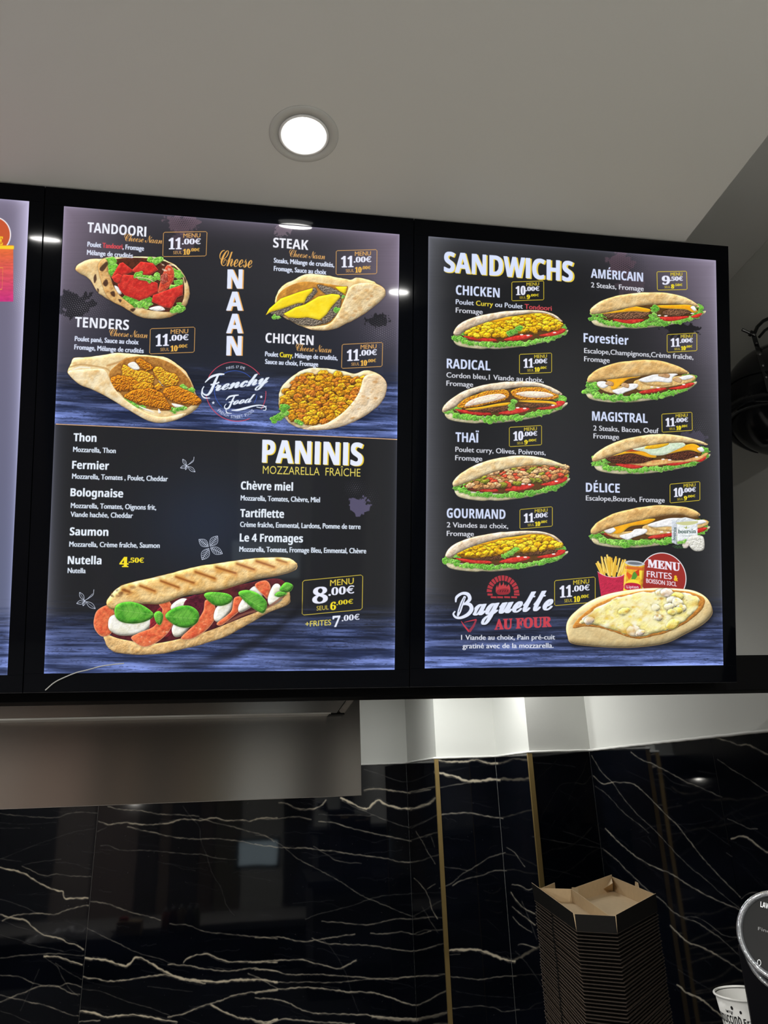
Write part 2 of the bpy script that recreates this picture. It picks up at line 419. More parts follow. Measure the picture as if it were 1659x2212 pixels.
def frill(c, path, size, seed=0, bright=1.0, n=None):
    P = spline(path, 12, False); L = np.r_[0, np.cumsum(np.hypot(*np.diff(P, axis=0).T))]
    n = n or int(L[-1]/(size*.8))+1; R = random.Random(seed)
    for i in range(n):
        t = (i+.5)/n*L[-1]; x = np.interp(t, L, P[:, 0]); y = np.interp(t, L, P[:, 1])+R.uniform(-.25, .3)*size
        r = size*(.7+R.random()*.8); k = 11; a = R.uniform(-.6, .6); pts = []
        for j in range(k):
            q = (.62+.55*R.random())*r; u, v = math.cos(2*math.pi*j/k)*q, math.sin(2*math.pi*j/k)*q*.72
            pts.append((x+u*math.cos(a)-v*math.sin(a), y+u*math.sin(a)+v*math.cos(a)))
        g = R.choice([(112, 190, 58), (138, 212, 70), (96, 172, 50), (160, 224, 96), (124, 202, 64)])
        c.blob(pts, g, (66, 140, 38), nz=3.2, rw=2.5, rim=(196, 240, 140), rimw=.5, bump=.45, shadow=.45)
        c.line([(x-r*.4, y+r*.1), (x, y-r*.15), (x+r*.4, y+r*.05)], .7, (206, 244, 160), .7)
def scatter(c, region, n, size, cols, seed=0, rim=None, asp=.7, jag=.5, smooth=False, dark=(70, 45, 10), bump=.4, nz=3, order=True):
    R = random.Random(seed); P = spline(region); lo, hi = P.min(0), P.max(0); out = []; tries = 0
    while len(out) < n and tries < 9000:
        tries += 1; x, y = R.uniform(lo[0], hi[0]), R.uniform(lo[1], hi[1])
        q = P; j = np.roll(P, -1, 0); ins = ((q[:, 1] > y) != (j[:, 1] > y)) & (x < (j[:, 0]-q[:, 0])*(y-q[:, 1])/(j[:, 1]-q[:, 1]+1e-9)+q[:, 0])
        if ins.sum() % 2 == 0: continue
        if any((x-a)**2+((y-b)*1.5)**2 < (size*.82)**2 for a, b in out): continue
        out.append((x, y))
    if order: out.sort(key=lambda p: p[1])
    for x, y in out:
        k = 7; r = size*(.75+R.random()*.45); a = R.uniform(-.6, .6)
        pts = []
        for j in range(k):
            t = 2*math.pi*j/k; rr = r*(.72+.4*R.random()); u, v = math.cos(t)*rr, math.sin(t)*rr*asp
            pts.append((x+u*math.cos(a)-v*math.sin(a), y+u*math.sin(a)+v*math.cos(a)))
        cc = R.choice(cols)
        c.blob(pts, cc[0], cc[1], nz=nz, rw=size*.45, rim=dark, rimw=.45, jag=jag, bump=bump, shadow=.55, rel=.8)
def grill(c, segs, col=(150, 88, 30)):
    for a, b, w_ in segs: c.line([a, b], w_, col, .55, smooth=False, soft=.9); c.line([a, b], w_*.45, (96, 52, 16), .5, smooth=False, soft=.5)
def spots(c, region, n, size, seed, col=(176, 116, 56), al=.5, soft=1.0):
    R = random.Random(seed); P = spline(region); lo, hi = P.min(0), P.max(0)
    clip, wn = c.mask([P], 60)
    if clip is None: return
    wx, wy, ww, wh = wn; before = c.a[wy:wy+wh, wx:wx+ww].copy()
    for _ in range(n):
        x, y = R.uniform(lo[0], hi[0]), R.uniform(lo[1], hi[1])
        cx, cy = int((x-c.x0)*c.S)-wn[0], int((y-c.y0)*c.S)-wn[1]
        if not (0 <= cx < wn[2] and 0 <= cy < wn[3]) or clip[cy, cx] < .9: continue
        r = size*(.4+R.random()); a = R.uniform(0, 3)
        pts = [(x+math.cos(t)*r*(.6+.6*R.random()), y+math.sin(t)*r*.6*(.6+.6*R.random())) for t in np.linspace(0, 6.28, 7)[:-1]]
        c.poly(pts, col, al*(.5+.5*R.random()), soft=soft, smooth=True)
    r = c.a[wy:wy+wh, wx:wx+ww]; r[:] = before+(r-before)*clip[..., None]
# normalised sandwich, u to the right, v down, in its own picture box
def sandwich(c, x0, y0, x1, y1, kind, seed):
    W_, H_ = x1-x0, y1-y0
    N = lambda *a: np.array(a, float).reshape(-1, 2)*[W_, H_]+[x0, y0]
    pale = kind in ('chicken', 'gourmand', 'radical')
    crust, crust2 = ((232, 214, 190), (196, 166, 132)) if pale else ((236, 206, 150), (208, 166, 104))
    if kind in ('forestier', 'delice'): crust, crust2 = (226, 186, 120), (196, 148, 84)
    if kind == 'thai': crust, crust2 = (240, 220, 176), (222, 184, 124)
    # shadow side inside
    c.blob(N(.07, .66, .12, .50, .3, .32, .6, .18, .86, .20, .95, .42, .93, .62, .7, .80, .4, .88, .12, .82), (92, 62, 26), rel=.2)
    # lower bun
    c.blob(N(.05, .74, .2, .80, .5, .84, .8, .74, .99, .50, 1.0, .56, .93, .70, .78, .84, .62, .93, .42, .995, .33, .985, .27, 1.0, .13, .955, .06, .88), (238, 228, 190), (220, 204, 152), rw=6, nz=9, rel=.6, bump=.15)
    # lettuce behind and below
    frill(c, N(.03, .72, .10, .74, .16, .84, .28, .86, .40, .90, .5, .86, .62, .86, .72, .80, .85, .72, .95, .58, .97, .47), H_*.075, seed)
    frill(c, N(.05, .62, .10, .58, .16, .64), H_*.085, seed+1); frill(c, N(.90, .38, .95, .37, .98, .44), H_*.08, seed+2)
    tom = lambda *a: c.blob(N(*a), (204, 44, 36), (232, 84, 66), rw=3, rim=(150, 22, 20), rimw=.6, nz=4)
    def tomatoes():
        tom(.12, .66, .24, .70, .38, .73, .40, .79, .30, .80, .18, .75); tom(.46, .76, .55, .66, .68, .62, .71, .66, .66, .73, .55, .78); tom(.76, .64, .86, .56, .94, .46, .99, .48, .96, .58, .86, .66)
    pat = lambda *a: c.blob(N(*a), (112, 74, 48), (72, 44, 28), nz=2.2, rw=3, jag=.35, bump=.8, shadow=.5)
    chs = lambda *a: c.blob(N(*a), (250, 182, 30), (244, 160, 16), nz=8, rw=2.5, rim=(255, 214, 90), rimw=.6, bump=.1, shadow=.5)
    wh = lambda *a: c.blob(N(*a), (250, 250, 250), (226, 224, 226), nz=5, rw=2.5, bump=.15, shadow=.3)
    if kind in ('chicken', 'gourmand'):
        tomatoes()
        if kind == 'gourmand': pat(.22, .64, .34, .56, .5, .52, .56, .58, .50, .68, .34, .72, .24, .70); pat(.62, .50, .78, .46, .90, .44, .92, .52, .82, .58, .66, .60)
        c.blob(N(.13, .60, .22, .42, .42, .26, .62, .16, .84, .08, .95, .28, .93, .42, .70, .50, .46, .60, .26, .66), (200, 140, 10), (150, 96, 8), nz=3)
        chs(.22, .42, .4, .22, .6, .13, .8, .05, .9, .16, .93, .28, .8, .20, .6, .22, .45, .32, .3, .38)
        reg = N(.16, .58, .26, .46, .42, .34, .6, .24, .82, .14, .94, .30, .90, .46, .72, .52, .5, .60, .3, .68) if kind == 'chicken' else N(.14, .54, .26, .44, .42, .34, .6, .24, .82, .14, .94, .30, .90, .40, .72, .45, .5, .50, .3, .58)
        scatter(c, reg, 80, W_*.045, [((246, 196, 30), (222, 156, 16)), ((250, 210, 50), (228, 170, 20)), ((230, 172, 20), (196, 128, 12))], seed, dark=(150, 84, 8), asp=.62)
        frill(c, N(.50, .62, .56, .52, .60, .44), H_*.07, seed+5)
    elif kind == 'radical':
        tomatoes(); pat(.22, .70, .34, .64, .5, .60, .58, .56, .56, .66, .48, .72, .34, .74); pat(.62, .56, .74, .50, .88, .48, .90, .54, .84, .60, .70, .62)
        for q, sd in ((N(.14, .62, .18, .46, .30, .30, .42, .20, .52, .20, .55, .34, .50, .46, .38, .54, .26, .62), 1), (N(.56, .26, .62, .16, .76, .14, .88, .20, .94, .34, .90, .42, .74, .44, .62, .42), 2)):
            c.blob(q, (232, 150, 40), (190, 96, 20), nz=2, rw=4, jag=.3, bump=.9, shadow=.5)
        for q in (N(.20, .60, .24, .46, .36, .34, .48, .30, .52, .38, .44, .46, .32, .54), N(.60, .30, .68, .24, .82, .25, .90, .33, .84, .38, .70, .38)):
            c.blob(q, (246, 226, 206), (222, 190, 170), nz=3, rw=3); 
            m = q.mean(0); c.blob(m+(q-m)*.6, (252, 246, 222), (232, 206, 180), nz=3, rw=2, rim=(214, 176, 160), rimw=.7)
        chs(.20, .66, .34, .60, .46, .53, .56, .50, .54, .56, .40, .62, .28, .68); chs(.62, .46, .76, .45, .90, .48, .92, .56, .86, .52, .7, .50)
        frill(c, N(.56, .66, .58, .52, .60, .44), H_*.07, seed+5)
    elif kind == 'thai':
        tomatoes(); chs(.13, .52, .24, .42, .38, .32, .40, .38, .3, .48, .18, .56); chs(.5, .30, .62, .20, .78, .18, .96, .22, .9, .28, .7, .32, .55, .36); chs(.91, .40, .99, .36, .99, .44, .94, .48)
        reg = N(.14, .64, .26, .48, .42, .36, .6, .26, .82, .22, .97, .28, .92, .48, .72, .56, .5, .66, .3, .72)
        scatter(c, reg, 90, W_*.045, [((214, 164, 110), (160, 104, 60)), ((226, 184, 136), (180, 120, 74)), ((196, 60, 36), (226, 110, 80)), ((190, 140, 84), (130, 84, 46)), ((150, 150, 50), (100, 110, 30))], seed, dark=(96, 56, 26), asp=.6)
    elif kind in ('americain', 'magistral'):
        d = kind == 'magistral'
        tom(.22, .74, .36, .72, .48, .74, .46, .80, .38, .86, .28, .82); tom(.58, .68, .7, .66, .86, .64, .84, .70, .72, .78, .64, .76); tom(.88, .66, .94, .58, .98, .56, .94, .68)
        if d: c.blob(N(.30, .70, .5, .66, .7, .60, .9, .56, .97, .46, .99, .5, .9, .66, .7, .72, .5, .80, .36, .76), (236, 196, 120), (214, 140, 84), nz=4, rw=2, rim=(176, 90, 60))
        c1 = ((96, 52, 34), (52, 26, 18)) if d else ((128, 92, 66), (84, 56, 38))
        for q in ((.14, .62, .16, .56, .3, .50, .45, .50, .54, .56, .52, .64, .44, .72, .3, .74, .18, .70), (.64, .54, .72, .44, .84, .42, .90, .48, .88, .56, .78, .64, .68, .64)):
            c.blob(N(*q), c1[0], c1[1], nz=2, rw=4, jag=.4, bump=.9, shadow=.6, rim=(50, 28, 18), rimw=.5)
        if d:
            chs(.2, .54, .34, .40, .5, .34, .56, .56, .5, .58, .36, .48, .25, .52); chs(.64, .50, .72, .36, .86, .24, .94, .36, .93, .46, .84, .40, .74, .44)
            c.blob(N(.26, .42, .34, .32, .42, .32, .46, .40, .36, .44), (206, 90, 40), (180, 60, 24), rw=2)
            c.blob(N(.36, .38, .46, .30, .6, .20, .76, .20, .80, .28, .72, .40, .62, .52, .52, .52, .46, .44), (206, 226, 196), (226, 236, 214), rw=3, rim=(236, 244, 226), shadow=.4)
            c.blob(N(.46, .36, .52, .24, .64, .19, .66, .26, .56, .36), (250, 196, 40), (240, 170, 20), rw=3)
            wh(.90, .36, .94, .32, .96, .42, .93, .44)
        else:
            chs(.12, .58, .30, .48, .38, .38, .48, .42, .54, .47, .52, .54, .40, .52, .26, .56, .16, .59); chs(.58, .36, .72, .34, .88, .34, .94, .50, .90, .54, .84, .46, .70, .44, .62, .42)
            wh(.88, .40, .91, .36, .93, .48, .91, .50)
            frill(c, N(.56, .70, .57, .56, .58, .40), H_*.11, seed+5); frill(c, N(.5, .80, .56, .72, .64, .78), H_*.07, seed+6)
    elif kind in ('forestier', 'delice'):
        tom(.50, .76, .58, .68, .72, .64, .74, .68, .66, .74, .56, .78); tom(.76, .66, .86, .60, .95, .52, .99, .54, .95, .62, .86, .68)
        if kind == 'delice': tom(.14, .66, .24, .66, .28, .74, .2, .74)
        esc = lambda *a: c.blob(N(*a), (238, 206, 140), (216, 164, 92), nz=4, rw=3, rim=(170, 110, 50), rimw=.5, shadow=.5)
        esc(.46, .50, .6, .40, .8, .38, .97, .34, .99, .46, .86, .58, .66, .66, .5, .70); esc(.14, .56, .3, .62, .44, .58, .40, .74, .28, .78, .18, .70)
        esc(.52, .46, .66, .48, .80, .54, .70, .60, .56, .56)
        chs(.22, .46, .34, .38, .52, .34, .50, .40, .40, .46, .30, .68, .26, .66, .25, .52) if kind == 'forestier' else chs(.14, .60, .24, .46, .40, .36, .56, .32, .5, .44, .36, .50, .28, .66, .2, .66)
        wh(.14, .52, .2, .50, .24, .58, .2, .66, .15, .62); wh(.50, .46, .6, .36, .70, .30, .84, .32, .80, .40, .78, .52, .66, .50, .56, .52)
        wh(.27, .72, .36, .64, .40, .56, .49, .56, .48, .66, .38, .76, .34, .82); wh(.84, .42, .94, .34, .98, .40, .9, .46)
        if kind == 'forestier':
            for u, v, r in ((.245, .56, .035), (.38, .60, .035), (.72, .36, .05), (.84, .47, .035)):
                c.blob(N(u-r, v, u-r*.3, v-.07, u+r, v-.03, u+r*.9, v+.05, u, v+.04), (214, 176, 130), (170, 120, 76), rw=2, rim=(110, 74, 44), rimw=.6)
        frill(c, N(.1, .70, .12, .80, .2, .86, .3, .90, .42, .88, .5, .86), H_*.08, seed+7)
    # sesame-white crumbs
    for u, v in ((.60, .62), (.655, .635), (.88, .56)):
        c.poly(N(u, v, u+.02, v-.012, u+.03, v+.012, u+.008, v+.022), (250, 240, 232), smooth=True)
    # upper bun
    if kind in ('americain', 'forestier'):
        top = N(.035, .60, .04, .44, .14, .22, .30, .07, .5, .0, .68, .01, .84, .13, .94, .32, .95, .40, .86, .33, .70, .32, .5, .35, .34, .44, .18, .56, .08, .60)
        if kind == 'forestier': top = N(.055, .52, .06, .40, .14, .22, .30, .07, .5, .0, .68, .01, .84, .13, .93, .26, .93, .32, .80, .31, .62, .34, .5, .38, .34, .43, .18, .48, .10, .52)
    elif kind in ('magistral', 'delice', 'thai'):
        top = N(.03, .68, .03, .56, .10, .38, .24, .18, .42, .05, .60, .0, .76, .04, .90, .14, .985, .24, .97, .27, .86, .22, .70, .22, .52, .28, .36, .38, .2, .54, .08, .66)
        if kind == 'delice': top = N(.04, .66, .04, .56, .10, .38, .24, .18, .44, .05, .60, .0, .80, .04, .90, .14, .93, .24, .86, .28, .76, .22, .60, .26, .45, .36, .30, .46, .16, .58, .08, .68)
    else:
        top = N(.04, .62, .05, .50, .10, .34, .22, .18, .40, .06, .58, .005, .76, .0, .88, .08, .96, .26, .94, .27, .84, .10, .70, .08, .52, .16, .36, .28, .24, .40, .14, .54, .08, .66)
        if kind == 'radical': top = N(.03, .74, .03, .60, .10, .40, .22, .20, .40, .06, .58, .005, .76, .02, .90, .16, .97, .30, .92, .30, .80, .14, .64, .14, .48, .20, .32, .26, .2, .42, .12, .62)
    c.blob(top, crust, crust2, nz=10, rw=7, rel=.75, rim=(176, 132, 84), rimw=.5, bump=.22, jag=.25)
    if kind in ('magistral', 'forestier', 'delice', 'thai', 'americain'): spots(c, top, 26, W_*.03, seed, (206, 158, 96), .35, 2)
    spots(c, top, 14, W_*.035, seed+3, (248, 234, 200), .25, 2.5)
def leafdoodle(c, x, y, s, kind):
    def leaf(cx, cy, L, a, wd):
        ca, sa = math.cos(a), math.sin(a)
        R2 = lambda u, v: (cx+u*ca-v*sa, cy+u*sa+v*ca)
        up = [R2(t*L, math.sin(t*3.14)*wd*L) for t in np.linspace(0, 1, 6)]; dn = [R2(t*L, -math.sin(t*3.14)*wd*L) for t in np.linspace(0, 1, 6)]
        c.line(up, .9, WHITE); c.line(dn, .9, WHITE); c.line([R2(0, 0), R2(L, 0)], .7, WHITE, smooth=False)
        if kind == 2:
            for t in np.linspace(.2, .85, 6):
                k = math.sin(t*3.14)*wd*L*.8
                c.line([R2(t*L-.06*L, 0), R2(t*L, k)], 1.1, WHITE, .9, smooth=False); c.line([R2(t*L-.06*L, 0), R2(t*L, -k)], 1.1, WHITE, .9, smooth=False)
    if kind == 2:
        for a, L, w_ in ((-2.5, .52, .30), (-.95, .56, .30), (.45, .58, .27), (2.1, .58, .30)): leaf(x+.05*s*math.cos(a), y+.05*s*math.sin(a), L*s, a, w_)
    else:
        leaf(x-.05*s, y, .42*s, -2.1, .22); leaf(x, y+.05*s, .42*s, 2.85, .22); leaf(x+.05*s, y+.08*s, .55*s, .65, .2); leaf(x, y, .3*s, 1.9, .2)
        c.line([(x+.02*s, y), (x+.2*s, y-.1*s), (x+.38*s, y-.25*s), (x+.42*s, y-.5*s)], 1.0, WHITE); c.line([(x+.08*s, y-.02*s), (x+.28*s, y-.22*s), (x+.36*s, y-.3*s)], .8, WHITE)
def halftone(c, cx, cy, rx, ry, col, seed, step=4.6, r=1.5, al=.75, holes=False, ang=.1):
    R = random.Random(seed); n = int(2*max(rx, ry)/step)+2
    for i in range(-n//2, n//2+1):
        for j in range(-n//2, n//2+1):
            u = (i+(j % 2)*.5)*step; v = j*step*.86
            x = cx+u*math.cos(ang)-v*math.sin(ang); y = cy+u*math.sin(ang)+v*math.cos(ang)
            d = math.hypot((x-cx)/rx, (y-cy)/ry)
            if d > 1+R.uniform(-.12, .12): continue
            k = r*(1-.55*d)
            c.poly([(x+k*math.cos(t), y+k*math.sin(t)) for t in (0, 1.05, 2.1, 3.14, 4.19, 5.24)], col, al*(1-.5*d))
def splat(c, cx, cy, rx, ry, col, seed, al=.8, soft=.3):
    wn = c.win(c.cv([(cx-rx*1.8, cy-ry*1.8), (cx+rx*1.8, cy+ry*1.8)]), 0)
    if wn is None: return
    x, y, w, h = wn
    X = ((np.arange(w)+x)/c.S+c.x0-cx)/rx; Y = ((np.arange(h)+y)/c.S+c.y0-cy)/ry
    d = np.sqrt(X[None]**2+Y[:, None]**2)
    n = fbm(h, w, min(rx, ry)*.5*c.S, o=5)
    m = np.clip((1.05-d+(n-.5)*1.7)*9, 0, 1)*np.clip((1.8-d)*3, 0, 1)
    c.comp((m*al).astype(np.float32), wn, C3(col))
def wood(c, x0, x1, ytop, ybot, slope=0.0, seed=1, full=.45):
    """blue wooden planks fading in from ytop"""
    X, Y = c.grid(); i0 = max(int((ytop-c.y0)*c.S), 0); i1 = min(int((ybot-c.y0)*c.S), c.h); j0 = max(int((x0-c.x0)*c.S), 0); j1 = min(int((x1-c.x0)*c.S), c.w)
    h, w_ = i1-i0, j1-j0; S = c.S
    t = (np.arange(h)/h)[:, None]
    sx = (np.arange(w_)*slope).astype(int)
    def warp(a):
        if slope == 0: return a
        r = np.clip(np.arange(h)[:, None]-sx[None], 0, h-1); return a[r, np.arange(w_)[None]] if a.shape[1] == w_ else a
    n = fbm(h, w_, 130*S, 7*S, 6); n2 = fbm(h, w_, 80*S, 2.6*S, 4); n3 = fbm(h, w_, 160*S, 40*S, 2); n4 = fbm(h, w_, 9*S, 2.2*S, 3)
    base = np.array([30, 42, 76])/255.; hi = np.array([110, 128, 192])/255.; dk = np.array([12, 16, 28])/255.
    k = np.clip((n-.34)*3.0, 0, 1)[..., None]; col = base*(1-k)+hi*k
    col = col*(.62+.7*n3[..., None])*(.90+.2*n4[..., None])
    r_ = 1-np.abs(n-.5)/.012; k = np.clip(r_, 0, 1)[..., None]*np.clip((n3-.35)*5, 0, 1)[..., None]; col = col*(1-k*.5)+dk*k*.5
    r_ = 1-np.abs(n2-.40)/.018; k = np.clip(r_, 0, 1)[..., None]*.75*np.clip((n-.4)*8, 0, 1)[..., None]; col = col*(1-k)+dk*k
    k = np.clip((.36-n2)*5, 0, 1)[..., None]*.7; col = col*(1-k)+dk*k
    k = np.clip((n2-.62)*5, 0, 1)[..., None]*.35; col = col*(1-k)+np.array([.60, .68, .92])*k
    fade = np.clip((t+.25*(fbm(h, w_, 60*S, 5*S, 2)-.5))/full, 0, 1)[..., None]; fade = fade*fade*(3-2*fade)
    col = warp(col)*(.50+.62*t[..., None]**1.2)
    r = c.a[i0:i1, j0:j1]; r += (col-r)*fade
    return
def naan_base(c, pts, seed, c1=(240, 214, 160), c2=(222, 176, 112)):
    c.blob(pts, c1, c2, nz=14, rw=9, rel=.6, rim=(196, 142, 78), rimw=.7, bump=.13, jag=.25, shadow=.4)
    spots(c, pts, 60, 5, seed, (190, 124, 58), .45, 1.2); spots(c, pts, 30, 6, seed+1, (254, 240, 206), .6, 1.6)
def basil(c, pts, a, b, g=(92, 172, 52)):
    c.blob(pts, g, (54, 134, 34), nz=9, rw=7, rel=.9, rim=(150, 206, 96), rimw=.5, bump=.2, shadow=.5)
    pp = np.array(pts, float); m0 = pp.mean(0); c.poly(m0+(pp-m0)*.55-[0, 2.5], (132, 200, 84), .45, soft=2, smooth=True)
    c.line([a, b], .9, (150, 206, 104), .7, smooth=False)
    a, b = np.array(a, float), np.array(b, float); d = b-a; n_ = np.array([-d[1], d[0]])
    for t in (.2, .36, .52, .68, .82):
        for sg in (-1, 1): c.line([a+d*t, a+d*(t+.14)+n_*sg*.26*math.sin(t*3.1)], .6, (36, 96, 22), .6, smooth=False)

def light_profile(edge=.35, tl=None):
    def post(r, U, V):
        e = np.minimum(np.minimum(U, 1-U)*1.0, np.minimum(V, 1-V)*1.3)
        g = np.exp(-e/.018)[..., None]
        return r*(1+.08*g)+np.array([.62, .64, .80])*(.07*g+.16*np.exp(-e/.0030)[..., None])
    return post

def paint_centre():
    K = [(140, 441), (863, 505), (852, 1443), (94, 1458)]
    c = Canvas(84, 430, 873, 1468, 2, homography(K, [(0, 0), (1, 0), (1, 1), (0, 1)]))
    X, Y = c.grid()
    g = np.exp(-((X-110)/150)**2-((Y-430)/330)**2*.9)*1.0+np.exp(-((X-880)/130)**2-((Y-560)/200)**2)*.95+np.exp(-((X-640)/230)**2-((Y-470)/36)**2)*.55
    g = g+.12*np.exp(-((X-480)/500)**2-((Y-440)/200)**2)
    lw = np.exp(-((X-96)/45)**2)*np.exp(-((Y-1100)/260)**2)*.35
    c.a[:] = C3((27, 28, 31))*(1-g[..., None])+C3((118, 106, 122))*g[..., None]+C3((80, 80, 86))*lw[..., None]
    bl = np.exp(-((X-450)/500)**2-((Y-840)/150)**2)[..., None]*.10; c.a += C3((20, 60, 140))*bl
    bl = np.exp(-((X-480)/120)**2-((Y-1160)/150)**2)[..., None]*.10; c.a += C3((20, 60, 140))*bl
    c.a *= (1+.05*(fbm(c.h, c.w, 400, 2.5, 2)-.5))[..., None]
    # grunge splats and halftone
    splat(c, 394, 478, 34, 20, (120, 92, 104), 3, .55); splat(c, 400, 520, 26, 26, (96, 78, 90), 5, .5); halftone(c, 400, 476, 34, 26, (24, 22, 26), 1, al=.8)
    splat(c, 612, 492, 18, 13, (150, 128, 140), 8, .5); halftone(c, 612, 494, 20, 14, (60, 50, 60), 2, 3.4, .9)
    splat(c, 160, 655, 40, 24, (22, 22, 25), 9, .8); halftone(c, 178, 660, 62, 42, (120, 116, 126), 3, 5, 1.6, .8, ang=-.2)
    splat(c, 818, 690, 24, 12, (24, 24, 27), 11, .9); halftone(c, 822, 718, 44, 38, (116, 112, 124), 4, 5, 1.6, .8, ang=.6)
    # wooden table in the upper half
    wood(c, 84, 873, 775, 948, 0.04, full=.42)
    X2 = X-84
    # lower half: black board
    div = lambda x: 914.5+(x-121)*.0432
    m = np.clip((Y-div(X))*2, 0, 1)[..., None]
    low = C3((29, 30, 32))+C3((60, 60, 66))*(.55*np.exp(-((X-92)/34)**2))[..., None]+C3((14, 34, 74))*(.30*np.exp(-((X-450)/140)**2-((Y-1130)/120)**2))[..., None]
    c.a[:] = c.a*(1-m)+low*m
    c.line([(121, 914.5), (858, 946.5)], 1.6, (232, 180, 130), smooth=False)
    wood(c, 84, 873, 1285, 1468, 0, full=.5)
    # -- naan 1, tandoori
    z = lambda *a: Z(3.456, 0, 380, *a)
    naan_base(c, z(567, 680, 600, 640, 680, 608, 760, 606, 830, 592, 930, 598, 1050, 590, 1180, 597, 1260, 625, 1330, 665, 1390, 740, 1422, 830, 1420, 900, 1390, 970, 1330, 1020, 1250, 1050, 1160, 1058, 1060, 1045, 990, 1010, 920, 960, 850, 930, 780, 890, 730, 850, 690, 780, 650, 740, 600, 715), 1)
    c.blob(z(820, 640, 900, 605, 1050, 600, 1190, 615, 1290, 650, 1360, 720, 1385, 830, 1370, 930, 1300, 1000, 1180, 1000, 1080, 980, 960, 920, 880, 860, 840, 770), (90, 44, 26), (60, 30, 18), rel=.3)
    frill(c, z(830, 620, 860, 680, 850, 720), 12, 3); frill(c, z(1120, 610, 1200, 630), 11, 4); frill(c, z(1320, 700, 1350, 780, 1300, 820), 12, 5); frill(c, z(940, 900, 1010, 930, 1100, 960, 1130, 900), 11, 6); frill(c, z(1340, 940, 1360, 990, 1310, 980), 9, 7)
    c.blob(z(1120, 980, 1200, 960, 1240, 990, 1180, 1000), (250, 246, 240)); c.blob(z(860, 810, 890, 820, 915, 865, 890, 870), (250, 246, 240))
    T_ = lambda *a, **k: c.blob(z(*a), (196, 40, 34), (222, 70, 54), nz=6, rw=5, rim=(236, 110, 84), rimw=.7, smooth=False, jag=.3, shadow=.5, bump=.2, **k)
    T_(840, 745, 900, 640, 925, 632, 1010, 700, 940, 730, 905, 800); T_(995, 690, 1060, 630, 1150, 640, 1190, 690, 1120, 735, 1040, 740)
    T_(885, 800, 930, 725, 1060, 735, 1185, 790, 1190, 860, 1110, 900, 1050, 920, 940, 880, 900, 840); T_(1150, 880, 1260, 840, 1375, 800, 1370, 880, 1330, 900, 1290, 980, 1230, 970, 1140, 930)
    T_(840, 745, 885, 715, 925, 735, 900, 800, 860, 780)
    c.blob(z(1190, 860, 1200, 800, 1240, 680, 1270, 655, 1305, 690, 1305, 760, 1270, 820, 1230, 850), (216, 92, 60), (184, 44, 30), nz=3, rw=5, rim=(236, 140, 104)); c.blob(z(1205, 740, 1250, 715, 1262, 770, 1220, 800), (150, 40, 30), (236, 180, 150), nz=2, rw=2)
    frill(c, z(1030, 730, 1100, 750, 1170, 760, 1185, 720), 8, 8)
    spots(c, z(1210, 640, 1300, 640, 1310, 700, 1230, 700), 14, 3, 5, (250, 230, 200), .8, .3); c.line(z(1020, 745, 1100, 755, 1150, 775), 1.6, (252, 206, 196), .8)
    naan_fl = z(740, 690, 745, 640, 780, 605, 810, 625, 815, 700, 850, 800, 900, 880, 960, 930, 1010, 975, 980, 1000, 920, 965, 850, 930, 800, 880, 770, 800)
    c.blob(naan_fl, (226, 184, 120), (196, 140, 76), nz=8, rw=5, rim=(150, 96, 44), rimw=.6, shadow=.3)
    for q in (z(750, 680, 800, 630, 812, 650, 775, 700), z(775, 790, 800, 760, 815, 790, 795, 815), z(830, 860, 860, 850, 865, 890, 845, 885), z(890, 910, 915, 915, 905, 935), z(980, 985, 1020, 980, 1000, 1005), z(705, 750, 720, 720, 728, 760, 712, 790), z(730, 830, 745, 835, 740, 860), z(1380, 740, 1400, 770, 1390, 790), z(1210, 630, 1250, 630, 1245, 660)): c.poly(q, (58, 34, 24), .85, soft=.6, smooth=True)
    # -- naan 2, tenders
    P2 = z(508, 1450, 530, 1400, 555, 1350, 640, 1345, 760, 1330, 880, 1312, 1000, 1320, 1120, 1330, 1240, 1345, 1320, 1390, 1400, 1460, 1450, 1560, 1470, 1620, 1500, 1680, 1475, 1730, 1420, 1770, 1330, 1810, 1200, 1835, 1100, 1815, 1000, 1760, 900, 1700, 800, 1640, 700, 1590, 600, 1550, 530, 1490)
    naan_base(c, P2, 5, (244, 222, 172), (226, 186, 122))
    c.line(z(520, 1420, 600, 1400, 700, 1410, 800, 1430, 840, 1470), 3, (186, 140, 84), .7, soft=.6); c.line(z(800, 1410, 900, 1380, 960, 1350), 4, (176, 120, 62), .7, soft=.8); c.line(z(545, 1440, 600, 1420, 680, 1425), 3, (250, 246, 228), .9, soft=.5)
    c.blob(z(820, 1480, 880, 1400, 980, 1345, 1150, 1345, 1300, 1400, 1410, 1500, 1450, 1600, 1440, 1700, 1330, 1740, 1150, 1740, 980, 1680, 890, 1600), (186, 130, 60), (140, 84, 30), rel=.3)
    frill(c, z(930, 1660, 1000, 1700, 1080, 1720), 6, 11); frill(c, z(1370, 1560, 1430, 1610, 1440, 1580), 7, 12); frill(c, z(1280, 1740, 1350, 1730, 1400, 1720), 6, 13)
    for q in (z(960, 1400, 1010, 1380, 1050, 1430, 1000, 1440), z(1040, 1710, 1120, 1740, 1160, 1760, 1090, 1740), z(1290, 1690, 1380, 1710, 1320, 1720), z(1180, 1500, 1230, 1530, 1220, 1560), z(1190, 1730, 1210, 1760, 1190, 1765)): c.blob(q, (250, 246, 236), rw=2)
    ck = [((232, 154, 34), (176, 96, 18)), ((240, 168, 44), (190, 108, 22)), ((214, 130, 28), (150, 80, 14))]
